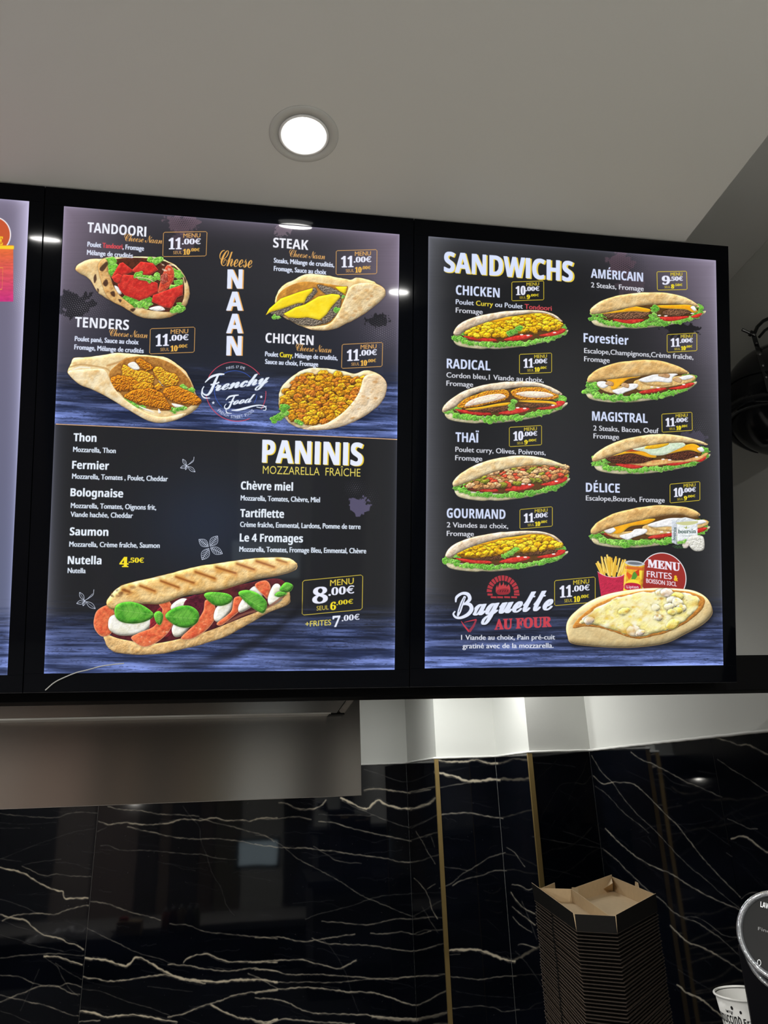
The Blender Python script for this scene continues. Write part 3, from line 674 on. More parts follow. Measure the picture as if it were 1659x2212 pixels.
    for q in (z(920, 1480, 930, 1400, 1010, 1440, 1100, 1450, 1160, 1500, 1130, 1560, 1000, 1560), z(1020, 1370, 1060, 1355, 1130, 1400, 1160, 1440, 1100, 1450, 1050, 1410), z(1150, 1440, 1200, 1415, 1250, 1450, 1330, 1480, 1340, 1540, 1270, 1570, 1200, 1530), z(835, 1500, 900, 1480, 990, 1500, 1060, 1560, 1000, 1600, 880, 1600, 840, 1560), z(1000, 1560, 1100, 1530, 1160, 1570, 1120, 1600, 1040, 1600), z(1160, 1560, 1200, 1540, 1220, 1580, 1180, 1600),
              z(1220, 1600, 1300, 1560, 1400, 1590, 1500, 1650, 1495, 1700, 1400, 1700, 1280, 1670), z(930, 1640, 1010, 1590, 1130, 1580, 1220, 1620, 1270, 1700, 1280, 1740, 1150, 1720, 1030, 1690)):
        k = ck[int(rng.integers(3))]; c.blob(q, k[0], k[1], nz=2.6, rw=6, jag=.7, bump=.75, rel=.9, rim=(150, 80, 16), rimw=.5, shadow=.6)
    c.blob(z(508, 1450, 560, 1440, 700, 1430, 790, 1440, 830, 1520, 870, 1590, 940, 1660, 1040, 1730, 1150, 1780, 1250, 1790, 1400, 1760, 1330, 1812, 1200, 1837, 1100, 1815, 1000, 1760, 900, 1700, 800, 1640, 700, 1590, 600, 1550, 530, 1490), (246, 228, 188), (230, 192, 132), nz=12, rw=7, rim=(200, 150, 84), rimw=.5, bump=.15); spots(c, z(600, 1450, 780, 1450, 860, 1620, 1100, 1780, 900, 1690, 640, 1550), 22, 4, 9, (196, 134, 70), .5)
    # -- naan 3, steak
    z2 = lambda *a: Z(3.456, 400, 440, *a)
    naan_base(c, z2(680, 750, 690, 670, 740, 600, 820, 560, 900, 520, 1000, 520, 1150, 545, 1240, 560, 1290, 545, 1400, 570, 1430, 590, 1480, 620, 1497, 660, 1480, 700, 1400, 770, 1300, 840, 1200, 890, 1110, 930, 980, 937, 880, 910, 800, 870, 730, 830), 8, (240, 216, 160), (220, 178, 110))
    c.blob(z2(690, 720, 720, 650, 800, 600, 900, 575, 1050, 590, 1180, 610, 1220, 620, 1180, 740, 1150, 830, 1080, 890, 950, 900, 830, 870, 740, 820), (180, 120, 40), (226, 160, 60), nz=8, rel=.2)
    stk = lambda *a: c.blob(z2(*a), (134, 122, 106), (84, 74, 64), nz=2, rw=4, jag=.4, bump=.8, rim=(60, 50, 42), rimw=.5, shadow=.6)
    stk(990, 600, 1060, 610, 1160, 650, 1180, 680, 1120, 700, 1040, 660); stk(640, 800, 700, 770, 850, 735, 880, 750, 760, 820, 690, 830); stk(900, 700, 920, 650, 970, 620, 990, 650, 950, 700, 900, 740); stk(780, 850, 880, 830, 1010, 860, 1030, 890, 940, 905, 850, 890); stk(1030, 830, 1100, 720, 1160, 690, 1165, 760, 1110, 850, 1040, 890)
    Y_ = lambda *a: c.blob(z2(*a), (250, 218, 16), (255, 232, 60), nz=14, rw=4, rel=.5, rim=(214, 160, 8), rimw=.5, smooth=False, jag=.1, bump=.1, shadow=.5)
    Y_(608, 825, 635, 775, 720, 700, 860, 650, 960, 622, 955, 650, 915, 690, 895, 735, 850, 735, 720, 780, 650, 800); Y_(740, 815, 830, 765, 900, 745, 1000, 685, 1100, 665, 1155, 672, 1165, 690, 1100, 760, 1060, 820, 1010, 862, 920, 842, 850, 848, 780, 842)
    Y_(1120, 612, 1215, 612, 1200, 670, 1160, 650)
    frill(c, z2(670, 830, 710, 845), 6, 20); frill(c, z2(1130, 800, 1140, 770), 6, 21); frill(c, z2(1180, 690, 1190, 680), 5, 22)
    c.blob(z2(1230, 620, 1290, 590, 1400, 585, 1480, 620, 1497, 660, 1480, 700, 1400, 770, 1300, 840, 1200, 890, 1110, 930, 980, 937, 900, 912, 1010, 905, 1090, 880, 1150, 800, 1190, 710), (236, 214, 170), (216, 178, 118), nz=12, rw=8, rim=(190, 140, 84), rimw=.5); spots(c, z2(1250, 620, 1450, 600, 1460, 700, 1200, 880, 1160, 840), 26, 5, 12, (186, 124, 60), .5)
    # -- naan 4, chicken
    naan_base(c, z2(705, 1440, 720, 1370, 770, 1310, 850, 1250, 930, 1220, 1050, 1220, 1180, 1240, 1270, 1260, 1350, 1235, 1440, 1260, 1500, 1320, 1500, 1400, 1460, 1480, 1380, 1550, 1280, 1610, 1150, 1660, 1000, 1682, 880, 1670, 800, 1640, 750, 1590, 710, 1520), 14, (240, 218, 174), (222, 182, 120))
    reg = z2(735, 1480, 760, 1390, 850, 1310, 950, 1270, 1100, 1265, 1250, 1290, 1350, 1305, 1300, 1410, 1220, 1510, 1100, 1600, 980, 1640, 880, 1630, 780, 1590)
    c.blob(reg, (150, 96, 24), (110, 66, 14), rel=.2)
    scatter(c, reg, 110, 12, [((226, 164, 28), (164, 96, 14)), ((236, 180, 40), (184, 116, 18)), ((208, 140, 24), (140, 84, 14)), ((216, 132, 40), (150, 76, 20))], 31, dark=(104, 60, 10), asp=.75, jag=.5, bump=.5)
    spots(c, reg, 60, 1.2, 6, (40, 60, 10), .6, .2)
    frill(c, z2(660, 1610, 700, 1580, 745, 1560, 740, 1490), 8, 33); frill(c, z2(830, 1610, 880, 1640), 5, 34)
    c.blob(z2(1330, 1300, 1360, 1270, 1440, 1262, 1500, 1320, 1500, 1400, 1460, 1480, 1380, 1550, 1280, 1610, 1150, 1660, 1000, 1682, 880, 1672, 960, 1650, 1060, 1630, 1180, 1550, 1270, 1450, 1310, 1370), (238, 218, 186), (222, 190, 146), nz=12, rw=8, rim=(196, 150, 96), rimw=.5); spots(c, z2(1340, 1290, 1480, 1300, 1470, 1450, 1250, 1600, 1200, 1580), 26, 4, 15, (190, 130, 66), .6, .6)
    # -- titles and texts, upper half
    X_ = dict(st='bs')
    def cheese(x0, y0, x1): c.text('Cheese Naan', x0, y0, x1, 16, 'sc', GOLDC, slant=-.05, sp=-.06)
    c.text('TANDOORI', 191, 497.5, 318, 21.5, 'bs', (238, 240, 250), fat=.35); cheese(271, 517, 353)
    c.text([('Poulet ', WHITE), ('Tandoori', (222, 76, 84)), (', Fromage', WHITE)], 191, 528.7, 313, 10.4, 'r', fat=.62); c.text('Mélange de crudités', 190, 546.4, 289, 10.4, 'r', fat=.62)
    price(c, (356, 498.6), (450, 497.5), (354, 551.3), '11', '00', '10', '00')
    c.text('TENDERS', 163.2, 703.2, 280, 22, 'bs', (240, 242, 252), fat=.35); cheese(238, 723, 321)
    c.text('Poulet pané, Sauce au choix', 163, 733.6, 301, 10.4, 'r', WHITE, fat=.62); c.text('Fromage, Mélange de crudités', 162, 751.8, 312, 10.4, 'r', WHITE, fat=.62)
    price(c, (327, 707.5), (423.6, 704), (325.2, 762), '11', '00', '10', '00')
    c.text('STEAK', 592.4, 532, 667.7, 21, 'bs', (240, 240, 248), fat=.35); cheese(627, 552.4, 704)
    c.text('Steaks, Mélange de crudités,', 594, 565, 723, 10.2, 'r', WHITE, fat=.62); c.text('Fromage, Sauce au choix', 594, 582.4, 706, 10.2, 'r', WHITE, fat=.62)
    price(c, (727.8, 539.8), (815, 537.8), (727.3, 591.6), '11', '00', '10', '00')
    c.text('CHICKEN', 575.6, 737.5, 678.6, 21, 'bs', (240, 240, 248), fat=.35); cheese(641, 755.5, 717.7)
    c.text([('Poulet ', WHITE), ('Curry', YEL), (', Mélange de crudités,', WHITE)], 575, 767, 730, 10.2, 'r', fat=.62); c.text('Sauce au choix, Fromage', 575, 783.5, 688.5, 10.2, 'r', WHITE, fat=.62)
    price(c, (740.3, 741.8), (827, 737.5), (739, 793.6), '11', '00', '10', '00')
    c.text('Cheese', 476, 571, 547, 34, 'sc', (232, 172, 84), sp=-.05)
    for ch, x0, x1, y0, y1 in (('N', 494, 524.5, 579.8, 620.5), ('A', 492, 525, 628, 668), ('A', 492, 525, 675.8, 717), ('N', 492, 522.5, 723.6, 765)):
        c.text(ch, x0+2.2, y1+.8, x1+2.4, y1-y0, 'bs', (236, 172, 92), sl=.0, fat=1.6); c.text(ch, x0, y1, x1, y1-y0, 'bs', (228, 234, 255), sl=.0, fat=1.2)
    # round emblem
    cx, cy = 511.4, 843.6
    arc = lambda rx, ry, a0, a1: [(cx+rx*math.cos(math.radians(t)), cy+ry*math.sin(math.radians(t))+.05*rx*math.cos(math.radians(t))) for t in np.linspace(a0, a1, 24)]
    for a0, a1 in ((205, 322), (356, 393), (62, 172)): c.line(arc(65, 64, a0, a1), 1.5, (206, 70, 92))
    for a0, a1 in ((225, 315), (130, 195), (8, 30)): c.line(arc(46, 45, a0, a1), 1.1, (52, 92, 200))
    def arctext(s_, r, a0, a1, cap, flip=False):
        n = len(s_)
        for i, ch in enumerate(s_):
            if ch == ' ': continue
            a = math.radians(a0+(a1-a0)*(i+.5)/n); px, py = cx+r*math.cos(a), cy+r*math.sin(a)
            tx, ty = (-math.sin(a), math.cos(a)) if not flip else (math.sin(a), -math.cos(a))
            ux, uy = (math.cos(a), math.sin(a)) if not flip else (-math.cos(a), -math.sin(a))
            wd = cap*.62 if ch != '1' and ch != 'I' else cap*.2
            T, lo, hi, Hc = layout(ch, 'r', 0)
            q = (T-[(lo+hi)/2, 0])*[wd/(hi-lo), cap/Hc]
            P = np.array([px, py])+q[..., :1]*np.array([tx, ty])+q[..., 1:]*np.array([ux, uy]); P = (P-[c.x0, c.y0])*c.S
            A = P.reshape(-1, 2); B = np.roll(P, -1, 1).reshape(-1, 2); wn = c.win(A, 4)
            if wn: c.comp(cover(A, B, *wn)*.95, wn, C3(WHITE))
    arctext('PARIS 17 EME', 50.5, 248, 292, 6); arctext('FRENCH STREET FOODS', 58, 134, 46, 6.4, True)
    c.text('renchy', 466, 842.5, 581, 26, 'sc', (232, 240, 252), sl=-.15, up=(.30, -1), fat=.9, sp=-.055, slant=-.1)
    c.line([(445, 824), (458, 812), (475, 806.5), (487, 806)], 5, (232, 240, 252), taper=[2, 5, 5, 3]); c.line([(474, 807), (466, 824), (458, 842), (450, 851), (441, 848), (439, 840), (443, 832)], 5, (232, 240, 252), taper=[4, 6, 6, 4, 3, 3, 2]); c.line([(457, 829), (470, 826), (476, 823)], 3.4, (232, 240, 252)); c.line([(438.5, 838), (438, 850), (444, 857), (456, 857.5)], 3, (232, 240, 252), taper=[1, 3, 3, 1.5])
    c.text('ood', 505, 872.5, 549, 18, 'sc', (232, 240, 252), sl=-.15, up=(.25, -1), fat=.7, sp=-.05)
    c.line([(490, 862), (498, 854.5), (510, 852), (518, 851)], 3.6, (232, 240, 252), taper=[1.5, 4, 3.6, 2]); c.line([(509, 853), (503, 865), (497, 878), (490, 881), (487, 876), (491, 870)], 3.6, (232, 240, 252), taper=[3, 4, 4, 3, 2, 1.5]); c.line([(496, 867), (508, 864)], 2.4, (232, 240, 252))
    c.line([(502, 884), (515, 883.5), (530, 880), (548, 875), (563, 873), (575, 876), (576, 883), (570, 884)], 4, (232, 240, 252), taper=[1.5, 4.5, 5, 3.5, 2.5, 2, 2, 1]); c.line([(556, 877), (568, 878.5), (578, 875)], 1.6, (232, 240, 252)); c.line([(490, 880), (492, 889), (503, 891)], 2.6, (232, 240, 252), taper=[1, 2.6, 1])
    for sx, sy in ((462.8, 867.7), (566.4, 855)): c.poly([(sx+(4 if i % 2 == 0 else 1.7)*math.sin(i*math.pi/5), sy-(4 if i % 2 == 0 else 1.7)*math.cos(i*math.pi/5)) for i in range(10)], WHITE)
    # -- lower half
    h = lambda t, x0, y, x1, cap=17.2: c.text(t, x0, y, x1, cap, 'bs', (232, 240, 250), fat=.55)
    d = lambda t, x0, y, x1: c.text(t, x0, y, x1, 11, 'r', (222, 232, 246), fat=.62)
    h('Thon', 159.7, 951.5, 209); d('Mozzarella, Thon', 158.8, 974.6, 251); h('Fermier', 156.5, 1011.4, 236); d('Mozzarella, Tomates , Poulet, Cheddar', 156.5, 1033, 364)
    h('Bolognaise', 152.8, 1071.3, 266.8); d('Mozzarella, Tomates, Oignons frit,', 153.6, 1096.8, 338.5); d('Viande hachée, Cheddar', 153, 1116, 288)
    h('Saumon', 151, 1156.4, 234.4); d('Mozzarella, Crème fraîche, Saumon', 150, 1181, 346); h('Nutella', 146.4, 1219, 219.3); d('Nutella', 146.4, 1238.5, 185)
    c.text('4', 259.5, 1224.6, 277.8, 20.5, 'se', YEL, fat=1); c.text('.50€', 279, 1215, 311.6, 10, 'se', YEL, fat=.5)
    c.text('PANINIS', 570.6, 997.6, 785, 48, 'bs', (240, 206, 60), fat=1.5, sp=.025); c.text('PANINIS', 568.5, 996.4, 782.5, 48.5, 'bs', (232, 238, 255), fat=1.2, sp=.025)
    c.text('MOZZARELLA  FRAÎCHE', 569.4, 1021, 779, 17, 'r', (232, 214, 96))
    h('Chèvre miel', 522.4, 1055.2, 634); d('Mozzarella, Tomates, Chèvre, Miel', 522, 1079, 692); h('Tartiflette', 520.9, 1115, 614.6); d('Crème fraîche, Emmental, Lardons, Pomme de terre', 520.6, 1136.3, 779)
    h('Le 4 Fromages', 519.7, 1168, 655.3); d('Mozzarella, Tomates, Fromage Bleu, Emmental, Chèvre', 519, 1190, 791)
    leafdoodle(c, 406, 1003, 36, 1); leafdoodle(c, 454, 1181, 50, 2); leafdoodle(c, 184, 1297, 46, 1)
    splat(c, 777, 1091, 22, 20, (96, 90, 120), 40, .85); halftone(c, 768, 1052, 26, 22, (110, 106, 120), 41, 4.6, 1.2, .8); halftone(c, 800, 1070, 22, 26, (90, 88, 100), 42, 5, 1.0, .7)
    price(c, (655, 1252), (784, 1238.8), (653.8, 1326.8), '8', '00', '6', '00', (232, 206, 70))
    c.text('+FRITES', 660.7, 1352, 715.9, 11.8, 'r', (236, 216, 90), sl=-.08, fat=.3); c.text('7', 719.5, 1352, 735, 22.5, 'se', (236, 240, 255), sl=-.08, fat=.9); c.text('.00€', 739, 1339, 776.7, 11.5, 'se', (236, 240, 255), sl=-.1, fat=.4)
    # -- panini
    c.poly([(235, 1400), (350, 1432), (480, 1410), (600, 1345), (650, 1300), (640, 1330), (500, 1425), (350, 1440)], (4, 6, 12), .6, soft=6, smooth=True)
    c.blob([(226, 1371), (229, 1392), (246, 1409), (289, 1415), (347, 1413), (405, 1400), (480, 1378), (540, 1346), (581, 1322), (623, 1304), (628, 1286), (617, 1271), (560, 1300), (500, 1330), (440, 1358), (340, 1390), (260, 1380)], (230, 194, 136), (204, 158, 96), nz=9, rw=9, rim=(150, 100, 50), rimw=.6, bump=.2, jag=.4)
    c.blob([(300, 1300), (400, 1290), (520, 1262), (600, 1248), (622, 1270), (600, 1300), (520, 1335), (440, 1366), (340, 1390), (280, 1385), (240, 1372), (250, 1340)], (96, 34, 40), (60, 18, 26), nz=10, rel=.4)
    tomo = lambda q, s_=None: (c.blob(q, (232, 122, 76), (204, 74, 46), nz=7, rw=5, rim=(244, 168, 128), rimw=1.6, shadow=.5))
    tomo([(203, 1340), (212, 1318), (240, 1308), (250, 1340), (240, 1370), (220, 1376), (205, 1360)])
    moz = lambda q: c.blob(q, (244, 242, 232), (222, 216, 190), nz=10, rw=7, rel=.9, rim=(206, 196, 160), rimw=.5, bump=.12, shadow=.5)
    moz([(234, 1352), (240, 1332), (270, 1326), (310, 1335), (328, 1340), (322, 1358), (300, 1371), (262, 1374), (240, 1365)])
    c.blob([(325, 1350), (330, 1330), (365, 1300), (380, 1330), (372, 1370), (340, 1380), (325, 1370)], (150, 40, 50), (110, 20, 34), nz=4, rw=4)
    tomo([(284, 1380), (300, 1368), (335, 1352), (352, 1320), (345, 1305), (365, 1296), (378, 1330), (368, 1362), (340, 1388), (310, 1398)]); spots(c, [(300, 1375), (345, 1358), (360, 1340), (365, 1370), (320, 1390)], 26, 2.2, 8, (252, 220, 190), .7, .4)
    moz([(370, 1310), (395, 1292), (418, 1302), (424, 1330), (400, 1368), (380, 1376), (372, 1360), (380, 1335)])
    c.blob([(400, 1300), (425, 1284), (446, 1300), (440, 1330), (420, 1340), (400, 1330)], (92, 26, 44), (60, 14, 30), nz=4, rw=4)
    tomo([(392, 1378), (420, 1350), (440, 1320), (445, 1296), (462, 1300), (468, 1330), (448, 1360), (415, 1380)]); spots(c, [(410, 1370), (440, 1340), (455, 1320), (462, 1335), (430, 1368)], 20, 2, 10, (252, 210, 170), .7, .4)
    moz([(463, 1335), (470, 1310), (500, 1290), (503, 1310), (490, 1330), (475, 1344)])
    tomo([(470, 1345), (500, 1320), (508, 1290), (530, 1290), (528, 1310), (500, 1335), (480, 1350)])
    moz([(518, 1305), (545, 1268), (562, 1268), (568, 1290), (545, 1310), (520, 1322)]); tomo([(552, 1262), (575, 1252), (586, 1266), (580, 1290), (572, 1286)])
    moz([(580, 1290), (592, 1262), (606, 1262), (612, 1290), (600, 1302), (584, 1306)])
    c.line([(490, 1345), (530, 1325), (580, 1310), (618, 1282)], 5, (140, 90, 70), .8, soft=.5)
    basil(c, [(605, 1272), (618, 1256), (634, 1262), (630, 1274), (618, 1278)], (608, 1274), (632, 1264)); basil(c, [(594, 1284), (604, 1276), (622, 1280), (606, 1288)], (596, 1284), (620, 1281))
    top = [(230, 1305), (240, 1285), (260, 1267), (289, 1257), (333, 1247), (376, 1236), (420, 1224), (480, 1214), (520, 1208), (551, 1204), (587, 1202), (623, 1203), (641, 1213), (643, 1225), (629, 1234), (596, 1243), (551, 1251), (490, 1271), (439, 1280), (400, 1287), (376, 1296), (347, 1305), (304, 1306), (275, 1318), (245, 1318)]
    c.blob(top, (242, 208, 146), (222, 172, 96), nz=14, rw=12, rel=.8, rim=(160, 104, 48), rimw=.6, bump=.18, jag=.3, shadow=.4)
    spots(c, [(q[0], q[1]-1) for q in top[2:13]]+[(600, 1222), (480, 1240), (380, 1262), (270, 1288)], 70, 9, 46, (214, 142, 58), .5, 3)
    spots(c, top, 40, 8, 44, (252, 228, 172), .45, 3)
    for a, b, q in (((262, 1272), (285, 1282), 9), ((300, 1263), (340, 1280), 7), ((345, 1252), (392, 1272), 7), ((378, 1243), (425, 1262), 7), ((420, 1232), (470, 1252), 7), ((465, 1222), (515, 1240), 7), ((510, 1214), (555, 1232), 6.5), ((552, 1208), (598, 1226), 6), ((596, 1205), (625, 1216), 5)): c.line([a, b], q*1.3, (206, 132, 54), .7, smooth=False, soft=2.5); c.line([np.array(a)+2, np.array(b)-3], q*.5, (128, 66, 22), .75, smooth=False, soft=1.1)
    spots(c, [(240, 1280), (290, 1262), (290, 1280), (250, 1292)], 20, 5, 45, (96, 56, 30), .6, .8)
    basil(c, [(249, 1330), (252, 1308), (280, 1300), (310, 1308), (334, 1328), (318, 1342), (290, 1348), (262, 1344)], (332, 1328), (254, 1318)); basil(c, [(358, 1330), (380, 1312), (410, 1308), (430, 1322), (428, 1344), (405, 1356), (378, 1350)], (360, 1332), (428, 1336))
    basil(c, [(334, 1326), (345, 1320), (354, 1330), (348, 1350), (338, 1344)], (344, 1322), (346, 1348)); basil(c, [(442, 1285), (455, 1278), (488, 1280), (503, 1288), (500, 1300), (480, 1308), (460, 1304)], (444, 1284), (500, 1292)); basil(c, [(516, 1280), (534, 1273), (558, 1280), (578, 1300), (572, 1322), (556, 1318), (535, 1302)], (518, 1281), (572, 1316))
    return c, K

def paint_right():
    K = [(925, 514), (1548, 560), (1562, 1438), (918, 1442)]
    c = Canvas(906, 504, 1574, 1452, 2, homography(K, [(0, 0), (1, 0), (1, 1), (0, 1)]))
    X, Y = c.grid()
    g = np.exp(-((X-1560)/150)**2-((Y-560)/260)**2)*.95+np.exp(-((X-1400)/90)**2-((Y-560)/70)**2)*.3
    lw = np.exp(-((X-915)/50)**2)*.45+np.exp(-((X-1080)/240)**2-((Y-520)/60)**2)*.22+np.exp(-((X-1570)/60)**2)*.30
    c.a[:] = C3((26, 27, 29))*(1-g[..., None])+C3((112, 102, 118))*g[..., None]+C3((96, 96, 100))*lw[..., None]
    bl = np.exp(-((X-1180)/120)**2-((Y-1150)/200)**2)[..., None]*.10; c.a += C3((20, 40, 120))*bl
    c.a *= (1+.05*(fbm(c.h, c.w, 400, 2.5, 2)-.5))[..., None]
    splat(c, 1340, 568, 30, 24, (104, 78, 90), 51, .55); splat(c, 1362, 610, 28, 26, (92, 74, 84), 52, .45); halftone(c, 1350, 575, 46, 36, (26, 24, 28), 53, al=.8, ang=.5)
    splat(c, 1470, 712, 38, 14, (22, 22, 25), 54, .9); halftone(c, 1530, 750, 40, 46, (96, 92, 106), 55, 5, 1.6, .8, ang=.5); halftone(c, 1470, 702, 26, 12, (20, 20, 22), 56)
    splat(c, 1498, 945, 26, 16, (84, 78, 98), 57, .6); halftone(c, 1510, 925, 30, 34, (90, 88, 98), 58, 4.6, 1.3, .8)
    wood(c, 906, 1574, 1265, 1452, .0, full=.52)
    BL2 = (212, 222, 250)
    # titles
    c.text('SANDWICHS', 961, 591.5, 1238.5, 43, 'bs', (236, 206, 70), fat=1.6); c.text('SANDWICHS', 959, 590, 1235.5, 43, 'bs', (216, 226, 255), fat=1.0)
    h = lambda t, x0, y, x1, cap=20.5: c.text(t, x0, y, x1, cap, 'bs', BL2, fat=.4)
    d = lambda t, x0, y, x1, cap=10.8: c.text(t, x0, y, x1, cap, 'r', (226, 228, 238), fat=.40)
    kinds = [('chicken', 968.9, 672, 1223.6, 756.7), ('radical', 949.4, 825.4, 1222, 917), ('thai', 971.4, 985.4, 1227, 1083.6), ('gourmand', 951.3, 1148, 1223, 1235.8), ('americain', 1266, 631, 1523, 710.5), ('forestier', 1254.4, 778, 1503, 871), ('magistral', 1271.4, 938, 1532, 1025.7), ('delice', 1265, 1092, 1530.6, 1184.6)]
    for i, k in enumerate(kinds): sandwich(c, *k[1:], k[0], 100+i*17)
    h('CHICKEN', 984.2, 639.2, 1078); d([('Poulet ', WHITE), ('Curry', (244, 220, 60)), (' ou Poulet ', WHITE), ('Tondoori', (222, 78, 86))], 984, 659.8, 1190.4, 10.5); d('Fromage', 984, 678, 1041.5)
    h('RADICAL', 964.7, 798, 1058); d('Cordon bleu,1 Viande au choix,', 964, 817.8, 1172.7); d('Fromage', 964, 835.7, 1021)
    h('THAÏ', 983.6, 956.4, 1033); d('Poulet curry, Olives, Poivrons,', 983.3, 977.8, 1177); d('Fromage', 983, 996, 1040.6)
    h('GOURMAND', 965, 1119.7, 1090.5); d('2 Viandes au choix,', 965, 1140, 1096.4); d('Fromage', 965, 1158.5, 1022.7)
    h('AMÉRICAIN', 1275.6, 600.2, 1388.8, 19.5); d('2 Steaks, Fromage', 1276, 621, 1390); h('Forestier', 1259.7, 740, 1356.8, 19.5)
    d('Escalope,Champignons,Crème fraîche,', 1261, 763.4, 1497.9); d('Fromage', 1261, 781.4, 1315.8); h('MAGISTRAL', 1278, 909.5, 1398, 20); d('2 Steaks, Bacon, Oeuf', 1280.6, 931, 1422); d('Fromage', 1281, 948, 1336)
    h('DÉLICE', 1264.4, 1063.5, 1337.3, 19.5); d('Escalope,Boursin, Fromage', 1264.4, 1082, 1434.8)
    Yc = (226, 200, 50)
    for q in (((1104.5, 611), (1173.4, 608.3), (1104.5, 651.8), '10', '00', '9', '00'), ((1121, 767.4), (1190.4, 764), (1121, 809.4), '11', '00', '10', '00'), ((1099, 925), (1168.6, 920.6), (1099, 966.7), '10', '00', '9', '00'), ((1121.7, 1101.8), (1191.6, 1095.8), (1121.7, 1143.6), '11', '00', '10', '00'),
              ((1419, 586), (1483.8, 584.3), (1420, 625.8), '9', '50', '8', '50'), ((1441, 722.4), (1505.8, 718.5), (1441, 760.8), '11', '00', '10', '00'), ((1429, 895), (1494.7, 890.5), (1429.8, 934.4), '11', '00', '10', '00'), ((1446.6, 1046.7), (1511.6, 1041), (1446.6, 1087.3), '10', '00', '9', '00'), ((1196.5, 1254.8), (1284, 1247), (1196.5, 1308.7), '11', '00', '10', '00')):
        price(c, *q, col=Yc)
    # brick oven emblem
    ox, oy = 1085.3, 1281
    for i in range(13):
        a0 = math.radians(180+i*180/13+1.5); a1 = math.radians(180+(i+1)*180/13-1.5)
        P = lambda r, a: (ox+r*math.cos(a), oy+r*math.sin(a)*1.08+.03*r*math.cos(a))
        c.poly([P(24, a0), P(35, a0), P(35, a1), P(24, a1)], (178, 52, 62))
    for x, w_ in ((1052, 11), (1060.5, 0), (1109, 12)):
        if w_: c.poly([(x, 1282), (x+w_, 1282.5), (x+w_, 1287), (x, 1286.5)], (178, 52, 62))
    for x in (1059, 1073, 1088, 1103): c.poly([(x, 1288), (x+12.5, 1288.6), (x+12.5, 1292.5), (x, 1292)], (178, 52, 62))
    c.poly([(1070, 1280), (1070, 1270), (1073, 1264), (1074, 1270), (1077, 1262), (1079, 1257), (1081, 1266), (1085, 1262), (1086, 1256), (1089, 1266), (1092, 1262), (1093, 1268), (1098, 1262), (1101, 1270), (1101, 1280)], (190, 60, 66), smooth=False)
    c.poly([(1071, 1280), (1074, 1275), (1084, 1272), (1095, 1272), (1100, 1277), (1098, 1283), (1088, 1285), (1075, 1284.5)], (150, 40, 50), smooth=True); 
    for x in (1079, 1084, 1089, 1094): c.line([(x, 1279), (x+2, 1275)], 1.2, (40, 14, 18), smooth=False)
    # script title
    for dx, dy, cl, ft in ((1.8, 1.8, (16, 18, 26), 2.6), (0, 0, (228, 234, 252), 1.8)):
        c.text('aguette', 1021+dx, 1329+dy, 1190+dx, 34*1.35, 'sc', cl, sl=-.07, up=(.12, -1), fat=ft, sp=-.035)
    W_ = (228, 234, 252)
    for off_, cl in (((1.6, 1.6), (16, 18, 26)), ((0, 0), W_)):
        q = lambda *a: [(x+off_[0], y+off_[1]) for x, y in a]
        c.line(q((984, 1301), (986, 1290), (998, 1282), (1010, 1284), (1014, 1294), (1006, 1303), (998, 1306)), 6, cl, taper=[3, 6, 6, 8, 8, 6, 4]); c.line(q((1000, 1304), (1014, 1306), (1018, 1316), (1010, 1327), (995, 1334), (984, 1333), (979, 1326), (983, 1320)), 7, cl, taper=[4, 8, 9, 8, 6, 5, 4, 3])
        c.line(q((1004, 1288), (998, 1302), (992, 1320), (988, 1331)), 7, cl, taper=[5, 8, 8, 4])
    c.line([(1003, 1291), (997, 1305), (991, 1322)], 1.1, (70, 74, 90))
    c.text('AU FOUR', 1068, 1359.7, 1189, 21.5, 'se', (198, 62, 76), sl=-.05, fat=1.1)
    c.line([(995.5, 1341), (1002, 1351), (1013, 1364)], 3, (198, 56, 70), taper=[1, 3, 4], smooth=False); c.line([(1013, 1364), (1022, 1352), (1028.5, 1338)], 4, (150, 50, 70), taper=[6, 5, 3], smooth=False); c.line([(1002, 1344), (1014, 1341), (1028.5, 1338)], 1.6, (198, 56, 70), taper=[1, 2, 3], smooth=False)
    c.text('1 Viande au choix, Pain pré-cuit', 995.8, 1381.4, 1197, 10.4, 'r', (232, 234, 242), fat=.40); c.text('gratiné avec de la mozzarella.', 998.8, 1399.6, 1193.8, 10.4, 'r', (232, 234, 242), fat=.40)
    z8 = lambda *a: Z(3.569, 1200, 880, *a)
    # herb cheese pack
    c.blob(z8(892, 870, 935, 885, 932, 1062, 893, 1045), (206, 212, 220), rel=.2, smooth=False); c.blob(z8(935, 885, 1092, 872, 1095, 1040, 935, 1062), (240, 244, 246), (226, 232, 236), rel=.2, smooth=False)
    c.blob(z8(892, 870, 1000, 850, 1092, 872, 935, 890), (222, 228, 232), rel=.1, smooth=False); c.poly(z8(935, 890, 1088, 880, 1080, 900, 1010, 912, 945, 905), (206, 206, 150), smooth=True)
    for a, b, e in ((985, 925, 1005), (1005, 912, 1013), (1040, 925, 1022)): c.poly(z8(1005, 940, a, b, e, 930), (150, 160, 60))
    q = z8(943, 975)[0]; c.text('boursin', q[0], q[1], z8(1080, 975)[0][0], 8.6, 'se', (34, 66, 56), sl=-.02)
    q = z8(975, 998)[0]; c.text('AIL & FINES HERBES', q[0], q[1], z8(1050, 998)[0][0], 1.6, 'r', (60, 90, 80), sl=-.02)
    q = z8(921, 1030)[0]; c.text('boursin', q[0], q[1], q[0]+2.2, 7, 'se', (60, 84, 80), sl=-13, up=(-1, -.05))
